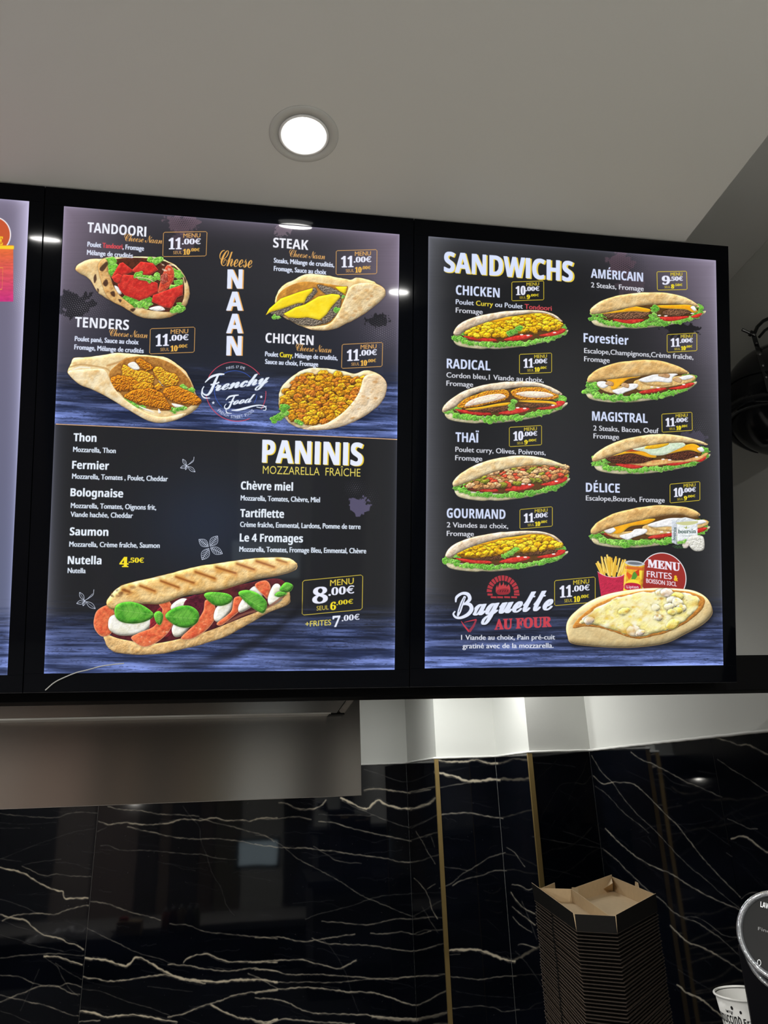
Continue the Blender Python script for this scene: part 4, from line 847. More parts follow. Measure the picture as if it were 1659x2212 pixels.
    c.blob(z8(1020, 1010, 1050, 992, 1110, 990, 1142, 1010, 1145, 1090, 1110, 1112, 1060, 1105, 1022, 1060), (232, 230, 222), (206, 204, 190), nz=3, rw=5, rim=(170, 166, 150)); spots(c, z8(1040, 1020, 1130, 1010, 1130, 1090, 1060, 1090), 34, 1, 77, (90, 96, 70), .6, .1)
    c.blob(z8(975, 1060, 1000, 1030, 1030, 1050, 1015, 1085, 985, 1088), (236, 226, 214), (206, 190, 180), rw=3)
    for i in range(9): a = z8(895+i*8, 1075+(i % 3)*4)[0]; c.line([a, a+[9, -4+i % 3*3]], .8, (66, 110, 60), smooth=False)
    frill(c, z8(940, 1050, 985, 1040, 1000, 1025), 4, 71)
    # menu badge
    cx, cy = 1431, 1248.5
    c.poly([(cx+51*math.cos(t), cy+54*math.sin(t)+.06*51*math.cos(t)) for t in np.linspace(0, 6.28, 60)], (236, 232, 236)); c.poly([(cx+49*math.cos(t), cy+52*math.sin(t)+.06*49*math.cos(t)) for t in np.linspace(0, 6.28, 60)], (156, 44, 38))
    c.text('MENU', 1398, 1226, 1467.6, 17, 'se', (240, 236, 250), sl=.12, fat=.9); c.text('FRITES', 1396, 1247, 1450, 13, 'r', (240, 236, 250), sl=.1, fat=.35); c.text('&', 1455, 1255, 1463, 11, 'se', (240, 200, 40), sl=.1, fat=.6); c.text('BOISSON 33CL', 1394.7, 1259.7, 1460.6, 9.2, 'r', (240, 236, 250), sl=.12, fat=.35)
    # fries
    R = random.Random(9)
    for i in range(44):
        bx = R.uniform(1300, 1344); by = R.uniform(1236, 1250); a = (bx-1318)/34*.62+R.uniform(-.2, .2); L = R.uniform(22, 38)*(1.1-abs(bx-1316)/90)
        tx, ty = bx+math.sin(a)*L, by-math.cos(a)*L
        c.line([(bx, by), (tx, ty)], R.uniform(3.2, 4.2), R.choice([(246, 206, 84), (252, 222, 120), (236, 188, 60)]), smooth=False); c.line([(bx+1.5, by), (tx+1.5, ty)], .8, (186, 130, 30), .7, smooth=False)
    c.blob(z8(318, 1268, 350, 1290, 400, 1308, 460, 1312, 510, 1300, 530, 1285, 522, 1440, 350, 1490), (196, 40, 74), (180, 34, 66), rel=.3, smooth=False); c.line(z8(318, 1268, 350, 1290, 400, 1308, 460, 1312, 510, 1300, 530, 1280), 1.2, (236, 200, 206))
    # ice tea can
    c.blob(z8(530, 1200, 560, 1186, 640, 1190, 684, 1210, 664, 1410, 650, 1430, 520, 1430, 518, 1400), (240, 190, 50), (230, 160, 40), rel=.5, smooth=False); c.poly(z8(530, 1200, 560, 1184, 640, 1190, 684, 1212, 640, 1228, 570, 1222), (196, 200, 206), smooth=True); c.poly(z8(548, 1203, 575, 1194, 630, 1198, 664, 1211, 630, 1218, 575, 1213), (110, 116, 124), smooth=True)
    c.poly(z8(532, 1225, 680, 1238, 676, 1262, 530, 1248), (214, 110, 40)); c.poly(z8(545, 1270, 590, 1300, 560, 1330, 540, 1290), (226, 96, 30)); c.poly(z8(590, 1280, 640, 1250, 640, 1300, 600, 1310), (206, 60, 26)); c.poly(z8(580, 1330, 600, 1270, 625, 1300, 605, 1330), (84, 150, 50), smooth=True); c.poly(z8(640, 1260, 668, 1262, 660, 1330, 645, 1320), (250, 220, 70))
    c.poly(z8(527, 1380, 545, 1345, 590, 1328, 635, 1345, 650, 1390, 640, 1420, 525, 1420), (250, 224, 60), smooth=True); c.poly(z8(530, 1365, 585, 1355, 645, 1370, 645, 1405, 585, 1412, 528, 1402), (186, 26, 60), smooth=True)
    q = z8(543, 1397)[0]; c.text('Lipton', q[0], q[1], z8(634, 1397)[0][0], 6, 'bs', (244, 240, 246), sl=.03)
    c.line(z8(540, 1215, 528, 1400), 2, (255, 240, 190), .5, smooth=False, soft=.6); c.line(z8(672, 1230, 655, 1420), 3, (150, 90, 20), .5, smooth=False, soft=.8)
    # baguette gratin
    out = z8(75, 1700, 90, 1640, 140, 1580, 250, 1500, 400, 1440, 600, 1405, 800, 1395, 1000, 1405, 1100, 1430, 1170, 1480, 1205, 1550, 1200, 1610, 1130, 1680, 1000, 1750, 850, 1820, 650, 1850, 480, 1855, 300, 1845, 120, 1820, 85, 1760)
    c.poly(out+[3, 8], (4, 6, 12), .7, soft=5)
    c.blob(out, (236, 212, 156), (222, 190, 130), nz=16, rw=12, rel=.9, rim=(186, 140, 80), rimw=.5, bump=.1, lowdark=.12)
    ins = z8(125, 1700, 190, 1610, 330, 1510, 500, 1450, 700, 1415, 900, 1412, 1060, 1435, 1150, 1490, 1100, 1590, 960, 1690, 800, 1755, 620, 1785, 480, 1745, 350, 1705, 230, 1690)
    c.blob(ins, (206, 140, 60), (180, 110, 40), nz=6, rw=5, rel=.4, jag=.5)
    ins2 = z8(175, 1660, 240, 1600, 350, 1525, 500, 1462, 700, 1425, 900, 1425, 1040, 1445, 1110, 1490, 1060, 1590, 940, 1680, 800, 1735, 620, 1765, 490, 1735, 350, 1690, 240, 1670)
    c.blob(ins2, (244, 228, 140), (252, 244, 200), nz=10, rw=7, rel=.7, jag=1.2, bump=.2)
    scatter(c, ins2, 16, 15, [((246, 236, 196), (232, 214, 160)), ((240, 224, 210), (214, 190, 160)), ((248, 234, 140), (230, 200, 70)), ((250, 242, 214), (236, 220, 160))], 90, dark=(236, 220, 160), asp=.7, jag=.3, smooth=True, bump=.12, nz=5)
    spots(c, ins2, 30, 11, 96, (214, 156, 50), .45, 2.5); spots(c, ins2, 60, 9, 94, (252, 246, 196), .7, 2.2); spots(c, ins2, 34, 4, 91, (190, 124, 34), .6, .9); spots(c, ins2, 34, 4, 92, (246, 206, 40), .65, 1.0); spots(c, ins2, 50, 6, 93, (254, 252, 232), .6, 1.6); spots(c, ins2, 30, 2.2, 95, (150, 120, 50), .5, .5)
    for i in range(10):
        q0 = ins2[R.randrange(len(ins2))]; q1 = ins2.mean(0); t0 = R.uniform(.2, .7); a0 = q0*(1-t0)+q1*t0
        c.line([a0, a0+[R.uniform(-12, 12), R.uniform(4, 9)], a0+[R.uniform(-16, 16), R.uniform(10, 18)]], R.uniform(3, 7), (252, 244, 206), .55, soft=1.2)
    return c, K

def paint_left():
    K = [project(p) for p in PANEL['left']]
    c = Canvas(-640, 350, 80, 1490, 1.25, homography(K, [(0, 0), (1, 0), (1, 1), (0, 1)]))
    X, Y = c.grid()
    t = np.clip((Y-440)/1000, 0, 1)[..., None]
    c.a[:] = C3((116, 108, 128))*(1-t)+C3((84, 92, 120))*t+C3((60, 60, 66))*np.exp(-((X-62)/26)**2)[..., None]*.8
    halftone(c, 44, 625, 26, 50, (170, 168, 186), 61, 4.6, 1.5, .8, ang=-.3); 
    wood(c, -640, 80, 1290, 1490, 0, full=.5)
    c.poly([(-13+37*math.cos(a), 507+39*math.sin(a)) for a in np.linspace(0, 6.28, 60)], (240, 236, 240)); c.poly([(-13+34.5*math.cos(a), 507+36.5*math.sin(a)) for a in np.linspace(0, 6.28, 60)], (196, 84, 46))
    c.text('E', 0-4, 529, 5.5, 18, 'se', (250, 214, 40), fat=.8)
    i0, i1 = int((530-c.y0)*c.S), int((652-c.y0)*c.S); j1 = int((29.5-c.x0)*c.S); j0 = int((-215-c.x0)*c.S)
    tt = np.linspace(0, 1, i1-i0)[:, None, None]; c.a[i0:i1, j0:j1] = C3((226, 110, 50))*(1-tt)+C3((196, 48, 120))*tt
    nn = fbm(i1-i0, j1-j0, 14, 4, 2)[..., None]; c.a[i0:i1, j0:j1] *= .9+.2*nn
    c.poly([(-215, 528), (30.5, 531), (30, 538.5), (-215, 534)], (244, 206, 40))
    c.line([(-120, 577), (6.5, 578.5), (4.5, 625), (-122, 624)], 1.2, (240, 190, 60), smooth=False, closed=True)
    return c, K

def paint_marble():
    c = Canvas(0, 1560, 1659, 2212, 1.5, None, (9, 11, 15))
    n = fbm(c.h, c.w, 220, 120, 4)[..., None]; c.a[:] = C3((3, 5, 10))*(1-n)+C3((13, 16, 25))*n
    zA = lambda *a: Z(2.765, 0, 1440, *a); zB = lambda *a: Z(2.765, 550, 1440, *a); zC = lambda *a: Z(2.724, 1050, 1440, *a)
    V = [ # points, width, brightness
     (zA(0, 875, 100, 888, 220, 900, 330, 900, 400, 882, 480, 870, 582, 875), 1.2, .7), (zA(0, 930, 150, 940, 340, 930), .7, .35), (zA(0, 965, 180, 965), .9, .4), (zA(0, 1150, 200, 1070, 400, 1000, 570, 965), .9, .35), (zA(0, 1150, 130, 1165), .9, .5),
     (zA(140, 1185, 250, 1165, 370, 1150), .8, .5), (zA(130, 1190, 200, 1225, 260, 1250, 340, 1240, 420, 1250, 545, 1252), 1.4, .75), (zA(0, 1200, 90, 1215, 160, 1245, 250, 1300, 330, 1335, 375, 1340, 380, 1370, 400, 1387, 530, 1380), 3.6, 1), (zA(330, 1170, 430, 1175, 545, 1212), .7, .4),
     (zA(0, 1390, 100, 1420, 230, 1475), 1.1, .5), (zA(10, 1520, 90, 1485, 230, 1475, 330, 1480, 380, 1460, 480, 1432, 530, 1430), 2.2, .8), (zA(0, 1480, 60, 1500, 140, 1510, 200, 1560, 260, 1600, 350, 1620, 400, 1650, 460, 1665, 500, 1692), 3.2, .9), (zA(0, 1515, 130, 1560, 300, 1600), .9, .45),
     (zA(0, 1600, 100, 1630, 200, 1665, 380, 1700), 1, .5), (zA(0, 1740, 150, 1722, 330, 1712, 500, 1725), 1.8, .6), (zA(260, 1730, 350, 1730, 440, 1765, 495, 1785), 3.2, 1), (zA(270, 1740, 340, 1790, 370, 1850, 420, 1930, 470, 1970), 1.2, .55), (zA(330, 1770, 420, 1830, 490, 1870), 1.2, .55),
     (zA(0, 2003, 130, 1950, 230, 1915, 330, 1905, 420, 1950, 480, 1958), 2.0, .75), (zA(0, 1845, 120, 1855, 200, 1890, 330, 1910, 410, 1890, 490, 1915), 1.7, .7), (zA(0, 1960, 120, 1990, 260, 2020, 350, 2050, 430, 2080, 470, 2085), 1.8, .8), (zA(0, 2055, 80, 2080, 180, 2125), 1, .5), (zA(235, 1805, 180, 1930, 120, 2060), .8, .4),
     # middle slab
     (zA(640, 832, 720, 850, 850, 862, 950, 880, 1100, 888, 1190, 895), 1.8, .75), (zA(585, 922, 650, 945, 730, 930, 850, 942, 960, 940, 1100, 912, 1200, 918, 1280, 903, 1370, 918, 1450, 915, 1500, 925, 1550, 905, 1659, 903), 2.6, .85), (zB(0, 915, 40, 905, 120, 908, 200, 900, 270, 897, 340, 915), 2.0, .75), (zA(580, 988, 640, 962), 1.1, .5),
     (zA(1190, 908, 1300, 935, 1420, 965, 1500, 990, 1570, 1005, 1640, 1045), 1.8, .7), (zB(0, 1004, 45, 1006, 100, 1030, 160, 1065, 210, 1110, 290, 1165, 370, 1205, 450, 1250, 520, 1290, 640, 1365, 760, 1418, 960, 1500), 1.5, .6),
     (zA(760, 955, 850, 975, 950, 1000, 1100, 1025, 1300, 1030, 1450, 1045, 1570, 1065, 1659, 1075), 1.9, .75), (zB(0, 1060, 130, 1078, 300, 1085, 420, 1100, 530, 1110, 640, 1128, 800, 1150, 860, 1165, 940, 1167), 2.0, .75), (zA(600, 1070, 650, 1070, 720, 1095, 900, 1100, 1080, 1115, 1220, 1125, 1300, 1145, 1415, 1152), 1.3, .6), (zA(590, 1090, 700, 1100), .7, .3),
     (zA(1090, 830, 1140, 900, 1190, 960, 1200, 1040, 1235, 1130, 1270, 1240, 1320, 1320, 1350, 1420, 1400, 1490), .9, .42), (zA(540, 1402, 640, 1415, 730, 1450, 880, 1490, 960, 1515), 1.9, .7), (zA(1010, 1535, 1120, 1545, 1220, 1580, 1400, 1600, 1659, 1628), 1.8, .65),
     (zA(520, 1562, 600, 1600, 700, 1650, 800, 1700, 880, 1730, 950, 1745, 1050, 1780), 1.5, .6), (zA(505, 1738, 600, 1745, 680, 1765, 740, 1788, 780, 1770, 820, 1732, 900, 1770, 980, 1820, 1050, 1850, 1150, 1870, 1280, 1885, 1400, 1870, 1550, 1870, 1659, 1885), 5.0, 1), (zA(495, 1850, 560, 1865, 650, 1875, 760, 1870, 870, 1850, 1000, 1842, 1100, 1870, 1230, 1895), 3, .85),
     (zA(1095, 1770, 1120, 1740, 1220, 1715, 1330, 1750, 1400, 1765, 1500, 1765, 1659, 1762), 3.2, .9), (zA(1000, 1780, 1130, 1785, 1220, 1805, 1400, 1815, 1500, 1800, 1659, 1822), 2.6, .8), (zA(1480, 1830, 1560, 1865, 1659, 1925), 2.2, .7), (zA(880, 1910, 1000, 1925, 1150, 1940), .9, .45), (zA(490, 1925, 600, 1940, 760, 2000, 900, 2040, 1020, 2085), 1.2, .55),
     (zA(475, 2056, 560, 2065, 640, 2095, 740, 2080, 860, 2083, 960, 2110, 1060, 2125), 4.6, 1), (zA(1000, 2095, 1100, 2070, 1200, 2030, 1300, 2000, 1400, 1965, 1520, 1945, 1659, 1935), 2.8, .85), (zA(1255, 2020, 1340, 2060, 1420, 2095, 1500, 2105, 1580, 2125, 1659, 2105), 4.2, 1), (zA(470, 2120, 600, 2115), 2.2, .9),
     (zB(380, 925, 460, 930, 560, 960, 680, 990, 800, 1015, 940, 1045), 2.0, .75), (zB(140, 810, 190, 815, 240, 840, 310, 852, 390, 835, 430, 795), 2.6, .8), (zB(510, 782, 580, 815, 670, 850, 735, 800, 800, 830, 930, 852), 4.6, .95), (zB(520, 800, 620, 850, 720, 890, 820, 930, 935, 965), 1.4, .6), (zB(380, 885, 560, 885, 700, 890), 1.2, .5), (zB(650, 740, 740, 732, 850, 745, 930, 755), 3, .8), (zB(650, 612, 760, 650, 860, 685, 925, 692), 1, .5),
     (zB(350, 1070, 430, 1125, 510, 1165, 640, 1175), 1.4, .55), (zB(300, 1510, 380, 1480, 480, 1455, 620, 1415, 760, 1370, 940, 1355), 1.1, .45), (zB(400, 1520, 520, 1528, 680, 1540, 800, 1515, 880, 1505, 960, 1508, 1070, 1490), 1.8, .7), (zB(0, 1618, 150, 1615, 220, 1628, 300, 1643, 400, 1625, 500, 1612, 600, 1600), 2.2, .75), (zB(690, 1590, 780, 1597, 880, 1582, 970, 1602, 1060, 1575), 2, .7), (zB(340, 1620, 420, 1650, 560, 1660, 700, 1668, 820, 1685, 920, 1700, 1010, 1690, 1085, 1665), 2.2, .75),
     (zB(0, 1762, 120, 1755, 270, 1750, 340, 1770, 420, 1785, 500, 1800, 560, 1780, 610, 1750), 2.6, .8), (zB(0, 1808, 100, 1815, 200, 1838, 400, 1838, 560, 1848, 700, 1860, 820, 1868, 900, 1855, 1100, 1845), 2.2, .75), (zB(130, 1885, 300, 1885, 480, 1885, 640, 1870, 800, 1862, 970, 1850), 1.8, .7), (zB(0, 1950, 80, 1935, 200, 1920, 320, 1915, 480, 1930, 560, 1945, 640, 1940, 740, 1955, 840, 1985, 920, 2015, 980, 2022), 3.2, .85), (zB(980, 2020, 1050, 1985, 1105, 1950), 1.4, .6),
     (zB(0, 1975, 100, 1985, 200, 2010, 320, 2065, 480, 2072, 640, 2080, 760, 2095, 980, 2100), 2.6, .85), (zB(0, 2120, 80, 2130, 180, 2105, 330, 2120, 600, 2135), 3, .8), (zB(400, 1620, 470, 1700, 540, 1820, 580, 1950, 620, 2060), .9, .4), (zB(700, 2090, 850, 2105, 980, 2110), 6, .6),
     # first reveal and pillar
     (zB(960, 980, 1000, 1040, 1030, 1100, 1080, 1180), 1.5, .7), (zB(950, 1260, 1010, 1320, 1040, 1380, 1060, 1450, 1095, 1510), 2.2, .8), (zB(1020, 1020, 1050, 1010, 1075, 1080), 1.3, .6), (zB(1000, 1430, 1050, 1520, 1095, 1590), 1.3, .6), (zB(930, 755, 1055, 735), 2.4, .6), (zB(930, 855, 1055, 820), 4, .6), (zB(935, 965, 1060, 905), 1.6, .5), (zB(1030, 1330, 1080, 1300), 2.2, .8),
     (zB(1072, 630, 1130, 640, 1200, 655, 1260, 680, 1330, 682, 1400, 672, 1470, 675), 5.5, .85), (zB(1080, 725, 1200, 705, 1300, 690), 1.6, .6), (zB(1060, 548, 1150, 565, 1240, 570, 1320, 555, 1400, 575, 1455, 575), 4, .8), (zB(1085, 890, 1170, 875, 1280, 875, 1370, 890, 1485, 905), 2.4, .7),
     (zB(1100, 1325, 1180, 1290, 1240, 1240, 1310, 1200, 1400, 1140, 1500, 1110), 1.7, .65), (zB(1180, 1310, 1250, 1270, 1340, 1250, 1430, 1218, 1510, 1215), 1.8, .65), (zB(1115, 1195, 1200, 1205, 1270, 1220), 1.3, .6), (zB(1130, 1694, 1230, 1690, 1320, 1692, 1400, 1710, 1480, 1745, 1560, 1760), 6, .9), (zB(1130, 1722, 1230, 1718), 1.3, .6), (zB(1140, 1850, 1270, 1860, 1360, 1865, 1480, 1850, 1565, 1850), 1.8, .7), (zB(1150, 2045, 1300, 2030, 1420, 2035, 1490, 2060, 1585, 2045), 1.6, .6), (zB(1200, 1940, 1400, 1970, 1560, 1975), .8, .35),
     # second reveal
     (zC(120, 1060, 170, 1100, 230, 1180), 1.6, .7), (zC(150, 1280, 200, 1290, 240, 1310, 275, 1305), 2, .7), (zC(145, 1325, 190, 1390, 240, 1430, 290, 1455), 2.4, .8), (zC(150, 1410, 210, 1460, 290, 1520), 2.2, .75), (zC(155, 1470, 200, 1520, 270, 1565), 1.8, .7), (zC(210, 1380, 260, 1500, 300, 1610), 1.2, .5), (zC(185, 1640, 220, 1630, 300, 1655), 2.2, .8), (zC(170, 1670, 250, 1760, 330, 1880), .9, .45),
     (zC(230, 560, 400, 575, 530, 590), .8, .35), (zC(270, 1000, 380, 1020, 520, 1045, 690, 1072), 1.2, .5), (zC(450, 965, 560, 1005, 680, 1050), 1, .42), (zC(330, 1180, 450, 1210, 560, 1240), .9, .35),
     # right wall
     (zC(620, 520, 680, 620, 750, 690, 820, 790, 900, 880, 1000, 970, 1100, 1080, 1200, 1180, 1300, 1260, 1400, 1350, 1515, 1440), 1.4, .6), (zC(630, 640, 690, 690, 760, 680, 860, 690, 920, 730, 1000, 810, 1060, 870, 1130, 940, 1200, 1030, 1280, 1130, 1380, 1240, 1500, 1360), 1.8, .7), (zC(640, 700, 720, 760, 800, 850, 900, 930, 960, 980), 1.3, .5),
     (zC(850, 500, 920, 550, 1000, 580, 1100, 635, 1180, 680, 1240, 700, 1310, 735, 1390, 770), 1.8, .65), (zC(1000, 630, 1040, 630, 1100, 680, 1200, 710), .9, .35), (zC(1500, 1365, 1560, 1330, 1620, 1335, 1659, 1345), 1.5, .6), (zC(700, 950, 800, 1050, 900, 1130, 1000, 1180, 1100, 1225, 1200, 1290, 1300, 1345, 1420, 1400, 1520, 1445), 2.0, .75),
     (zC(690, 1075, 760, 1130, 830, 1200, 880, 1250, 960, 1320, 1040, 1380, 1100, 1440, 1160, 1475, 1230, 1500, 1310, 1550, 1380, 1600, 1500, 1710), 1.7, .65), (zC(1160, 1472, 1250, 1480, 1330, 1530, 1400, 1580, 1500, 1600), 1.4, .55), (zC(1080, 1520, 1130, 1570, 1180, 1615, 1260, 1650, 1340, 1690, 1420, 1735, 1510, 1795), 3.0, .8), (zC(1120, 1870, 1180, 1915, 1260, 1950, 1340, 2020, 1440, 2090), 4.0, .8), (zC(1130, 1780, 1250, 1860, 1400, 1950), 1, .4), (zC(900, 975, 1000, 935, 1100, 930, 1250, 920, 1340, 900), .8, .3), (zC(1270, 940, 1360, 1000, 1440, 1060), .8, .35),
     (zC(1340, 415, 1400, 430, 1440, 440, 1480, 460, 1540, 460, 1600, 490, 1659, 520), 2.6, .7), (zC(1360, 545, 1440, 600, 1520, 650, 1600, 700, 1659, 740), 1.6, .6), (zC(1420, 895, 1480, 920, 1540, 950, 1600, 955), 1.6, .6), (zC(1440, 1015, 1500, 1000, 1560, 1020, 1600, 1060, 1659, 1095), 3.2, .75), (zC(1410, 1095, 1450, 1120), 1.4, .6), (zC(1240, 615, 1360, 632), .8, .35)]
    R = random.Random(5)
    for pts, wd, br in V:
        P = spline(pts, 5, False); k = len(P)
        L_ = np.r_[0, np.cumsum(np.hypot(*np.diff(P, axis=0).T))]; k = max(5, int(L_[-1]/3.2)); s_ = np.linspace(0, L_[-1], k)
        P = np.c_[np.interp(s_, L_, P[:, 0]), np.interp(s_, L_, P[:, 1])]
        walk = np.zeros(k); v_ = 0
        for q in range(k): v_ = v_*.72+R.uniform(-1, 1)*(.55+.12*wd); walk[q] = v_
        P[:, 1] += walk; P[:, 0] += np.array([R.uniform(-.6, .6) for _ in range(k)])
        tp = [max(.35, wd*R.uniform(.45, 1.25)) for _ in range(max(4, k//2))]
        c.line(P, wd, (226, 214, 188), min(1, br*1.02), smooth=False, taper=tp, soft=.12)
        if wd > 1.6: c.line(P+[R.uniform(-2, 2), .5*wd+.6], wd*.8, (150, 140, 122), br*.45, smooth=False, taper=[max(.2, wd*R.uniform(.0, .9)) for _ in range(max(4, k//2))], soft=.25)
        if wd > 2.5:
            for _ in range(3):
                i0 = R.randrange(k-4) if k > 5 else 0; c.line(P[i0:i0+min(k, 12)]+[R.uniform(-3, 3), R.uniform(-5, 5)], .8, (190, 178, 156), br*.5, smooth=False, soft=.15)
    for _ in range(300):
        x, y = R.uniform(0, 1659), R.uniform(1640, 2212); a = R.uniform(-.15, .35) if x < 1150 else R.uniform(.4, .95); L = R.uniform(20, 110); n_ = 7
        P = [(x+i/n_*L*math.cos(a)+R.uniform(-2, 2), y+i/n_*L*math.sin(a)+R.uniform(-2.5, 2.5)) for i in range(n_)]
        c.line(P, .7, (170, 160, 145), R.uniform(.08, .38), smooth=False, soft=.15)
    for _ in range(500):
        x, y = R.uniform(0, 1659), R.uniform(1640, 2212); c.line([(x, y), (x+R.uniform(-3, 3), y+R.uniform(-2, 2))], .7, (170, 160, 145), R.uniform(.1, .5), smooth=False)
    return c

# ------------------------------------------------------------------ the room
ZC, ZC2, ZM = EYE+1.123, EYE+1.42, EYE+.100
O = Vector((-.4022, 1.5, EYE+.2142)); PV = Vector((0, -math.sin(TILT), math.cos(TILT))); PN = Vector((0, math.cos(TILT), math.sin(TILT))); PX = Vector((1, 0, 0))
def PP(u, v, off=0): return O+PX*u+PV*v+PN*off
PANEL = {'centre': (0, .670, 0, .907), 'right': (.7325, 1.3985, .002, .908), 'left': (-.0643-.668, -.0643, -.002, .911)}
SPAN = dict(PANEL)
for k_, (a, b, lo, hi) in SPAN.items(): PANEL[k_] = [PP(a, hi), PP(b, hi), PP(b, lo), PP(a, lo)]
XB, YA, YCD, XDE, YEF, XR = .824, 4.355, 3.62, 1.12, 3.15, 1.393
struct = lambda o: tag(o, kind='structure')
floor = struct(box('floor', (-3.5, -3.1, -.05), (XR+.15, YA+.15, 0), FLOORM))
ceiling = struct(box('ceiling', (-3.5, -3.1, ZC), (.922, 1.62, ZC2), CEIL))
struct(box('ceiling_upper', (-3.5, -3.1, ZC2+.001), (XR+.15, YA+.15, ZC2+.08), CEIL))
T8 = .009
struct(box('ceiling_shade_added', (-3.5, 2.0, EYE+.60), (XR+T8, YA+T8, EYE+.68), CEIL))  # unseen lower ceiling, added to shade the upper part of the wall
def prism(name, pl, z0, z1, m, parent=None):
    n = len(pl); vs = [(x, y, z0) for x, y in pl]+[(x, y, z1) for x, y in pl]
    fs = [tuple(range(n))[::-1], tuple(range(n, 2*n))]+[(i, (i+1) % n, n+(i+1) % n, n+i) for i in range(n)]
    return frompy(name, vs, fs, m, parent)
wall_back = struct(prism('wall_back', [(-3.5, YA+T8), (XB+T8, YA+T8), (XB+T8, YCD+T8), (XDE+T8, YCD+T8), (XDE+T8, YEF+T8), (XR+T8, YEF+T8), (XR+T8, YA+.15), (-3.5, YA+.15)], 0, ZC2, PAINT))
wall_right = struct(box('wall_right', (XR+T8, -3.1, 0), (XR+.15, YA+.15, ZC2), PAINT))
struct(box('wall_left', (-3.65, -3.1, 0), (-3.5, YA+.15, ZC2), GREY))
wall_front = struct(box('wall_front', (-3.65, -3.25, 0), (XR+.15, -3.1, ZC2), GREY))

# ------------------------------------------------------------------ marble slabs
MC = paint_marble()
def image_mat(name, im, rough, emis=0, spec=.5, coat=0):
    m = bpy.data.materials.new(name); m.use_nodes = True; nt = m.node_tree; b = nt.nodes['Principled BSDF']
    t = nt.nodes.new('ShaderNodeTexImage'); t.image = im; t.extension = 'EXTEND'
    b.inputs['Roughness'].default_value = rough; b.inputs['Specular IOR Level'].default_value = spec
    if emis:
        b.inputs['Base Color'].default_value = (.01, .01, .012, 1)
        nt.links.new(t.outputs[0], b.inputs['Emission Color']); b.inputs['Emission Strength'].default_value = emis
    else: nt.links.new(t.outputs[0], b.inputs['Base Color'])
    nz = nt.nodes.new('ShaderNodeTexNoise'); nz.inputs['Scale'].default_value = 3.; bp = nt.nodes.new('ShaderNodeBump')
    tc = nt.nodes.new('ShaderNodeTexCoord'); nt.links.new(tc.outputs['Object'], nz.inputs['Vector'])
    bp.inputs['Strength'].default_value = .15 if not emis else .02; bp.inputs['Distance'].default_value = .002
    nt.links.new(nz.outputs[0], bp.inputs['Height']); nt.links.new(bp.outputs[0], b.inputs['Normal'])
    return m
def quad_uv(name, TL, TR, BR, BL, m, parent, thick, back):
    """a slab whose front carries the picture; back: vector of the thickness"""
    TL, TR, BR, BL = map(Vector, (TL, TR, BR, BL)); bk = Vector(back).normalized()*thick; g = .0008
    ex = (TR-TL).normalized()*g; ey = (TL-BL).normalized()*g
    f = [TL+ex-ey, TR-ex-ey, BR-ex+ey, BL+ex+ey]; r = [TL, TR, BR, BL]
    vs = f+[p+bk*.12 for p in r]+[p+bk for p in r]
    fs = [(3, 2, 1, 0)]+[(i, (i+1) % 4, 4+(i+1) % 4, 4+i) for i in range(4)]+[(4+i, 4+(i+1) % 4, 8+(i+1) % 4, 8+i) for i in range(4)]+[(8, 9, 10, 11)]
    o = frompy(name, vs, fs, m, parent); me = o.data; uv = me.uv_layers.new(name='UVMap')
    A = (TR-TL); B = (BL-TL)
    for p in me.polygons:
        for li in p.loop_indices:
            d = me.vertices[me.loops[li].vertex_index].co-TL
            uv.data[li].uv = (min(1, max(0, d.dot(A)/A.length_squared)), 1-min(1, max(0, d.dot(B)/B.length_squared)))
    return o
def slab(a, b, parent, back, W=1100, H=900, zt=None, zb=EYE-1.30):
    zt = zt or ZM; (xa, ya), (xb, yb) = a, b
    L = Vector((xb-xa, yb-ya)); g = L.normalized()*.0009; xa += g.x; ya += g.y; xb -= g.x; yb -= g.y
    c4 = [(xa, ya, zt), (xb, yb, zt), (xb, yb, zb), (xa, ya, zb)]
    im = MC.out('marble', [project(p) for p in c4], W, H)
    return quad_uv('marble_slab', *c4, image_mat('polished_black_marble', im, .04, spec=.36), parent, T8-.0015, back)
XJ = at_y(191, 1978, YA).x
for nm, a, b, pr, bk, W in (('a', (-2.3, YA), (XJ, YA), wall_back, (0, 1, 0), 900), ('b', (XJ, YA), (XB, YA), wall_back, (0, 1, 0), 1300), ('c', (XB, YA), (XB, YCD), wall_back, (1, 0, 0), 300), ('d', (XB, YCD), (XDE, YCD), wall_back, (0, 1, 0), 400), ('e', (XDE, YCD), (XDE, YEF), wall_back, (1, 0, 0), 300), ('f', (XDE, YEF), (XR, YEF), wall_back, (0, 1, 0), 400)):
    slab(a, b, pr, bk, W)
YJ = at_x(1560, 1740, XR).y
slab((XR, YEF), (XR, YJ), wall_right, (1, 0, 0), 900); slab((XR, YJ), (XR, .95), wall_right, (1, 0, 0), 900)
for pl in ([(-3.5, YA+.006), (XB, YA+.006), (XB, YA+T8), (-3.5, YA+T8)], [(XB+.006, YCD), (XB+T8, YCD), (XB+T8, YA), (XB+.006, YA)], [(XB, YCD+.006), (XDE, YCD+.006), (XDE, YCD+T8), (XB, YCD+T8)], [(XDE+.006, YEF), (XDE+T8, YEF), (XDE+T8, YCD), (XDE+.006, YCD)], [(XDE, YEF+.006), (XR, YEF+.006), (XR, YEF+T8), (XDE, YEF+T8)]):
    prism('grout_bed', pl, EYE-1.3, ZM-.002, GROUT, wall_back)
prism('grout_bed', [(XR+.006, .95), (XR+T8, .95), (XR+T8, YEF), (XR+.006, YEF)], EYE-1.3, ZM-.002, GROUT, wall_right)
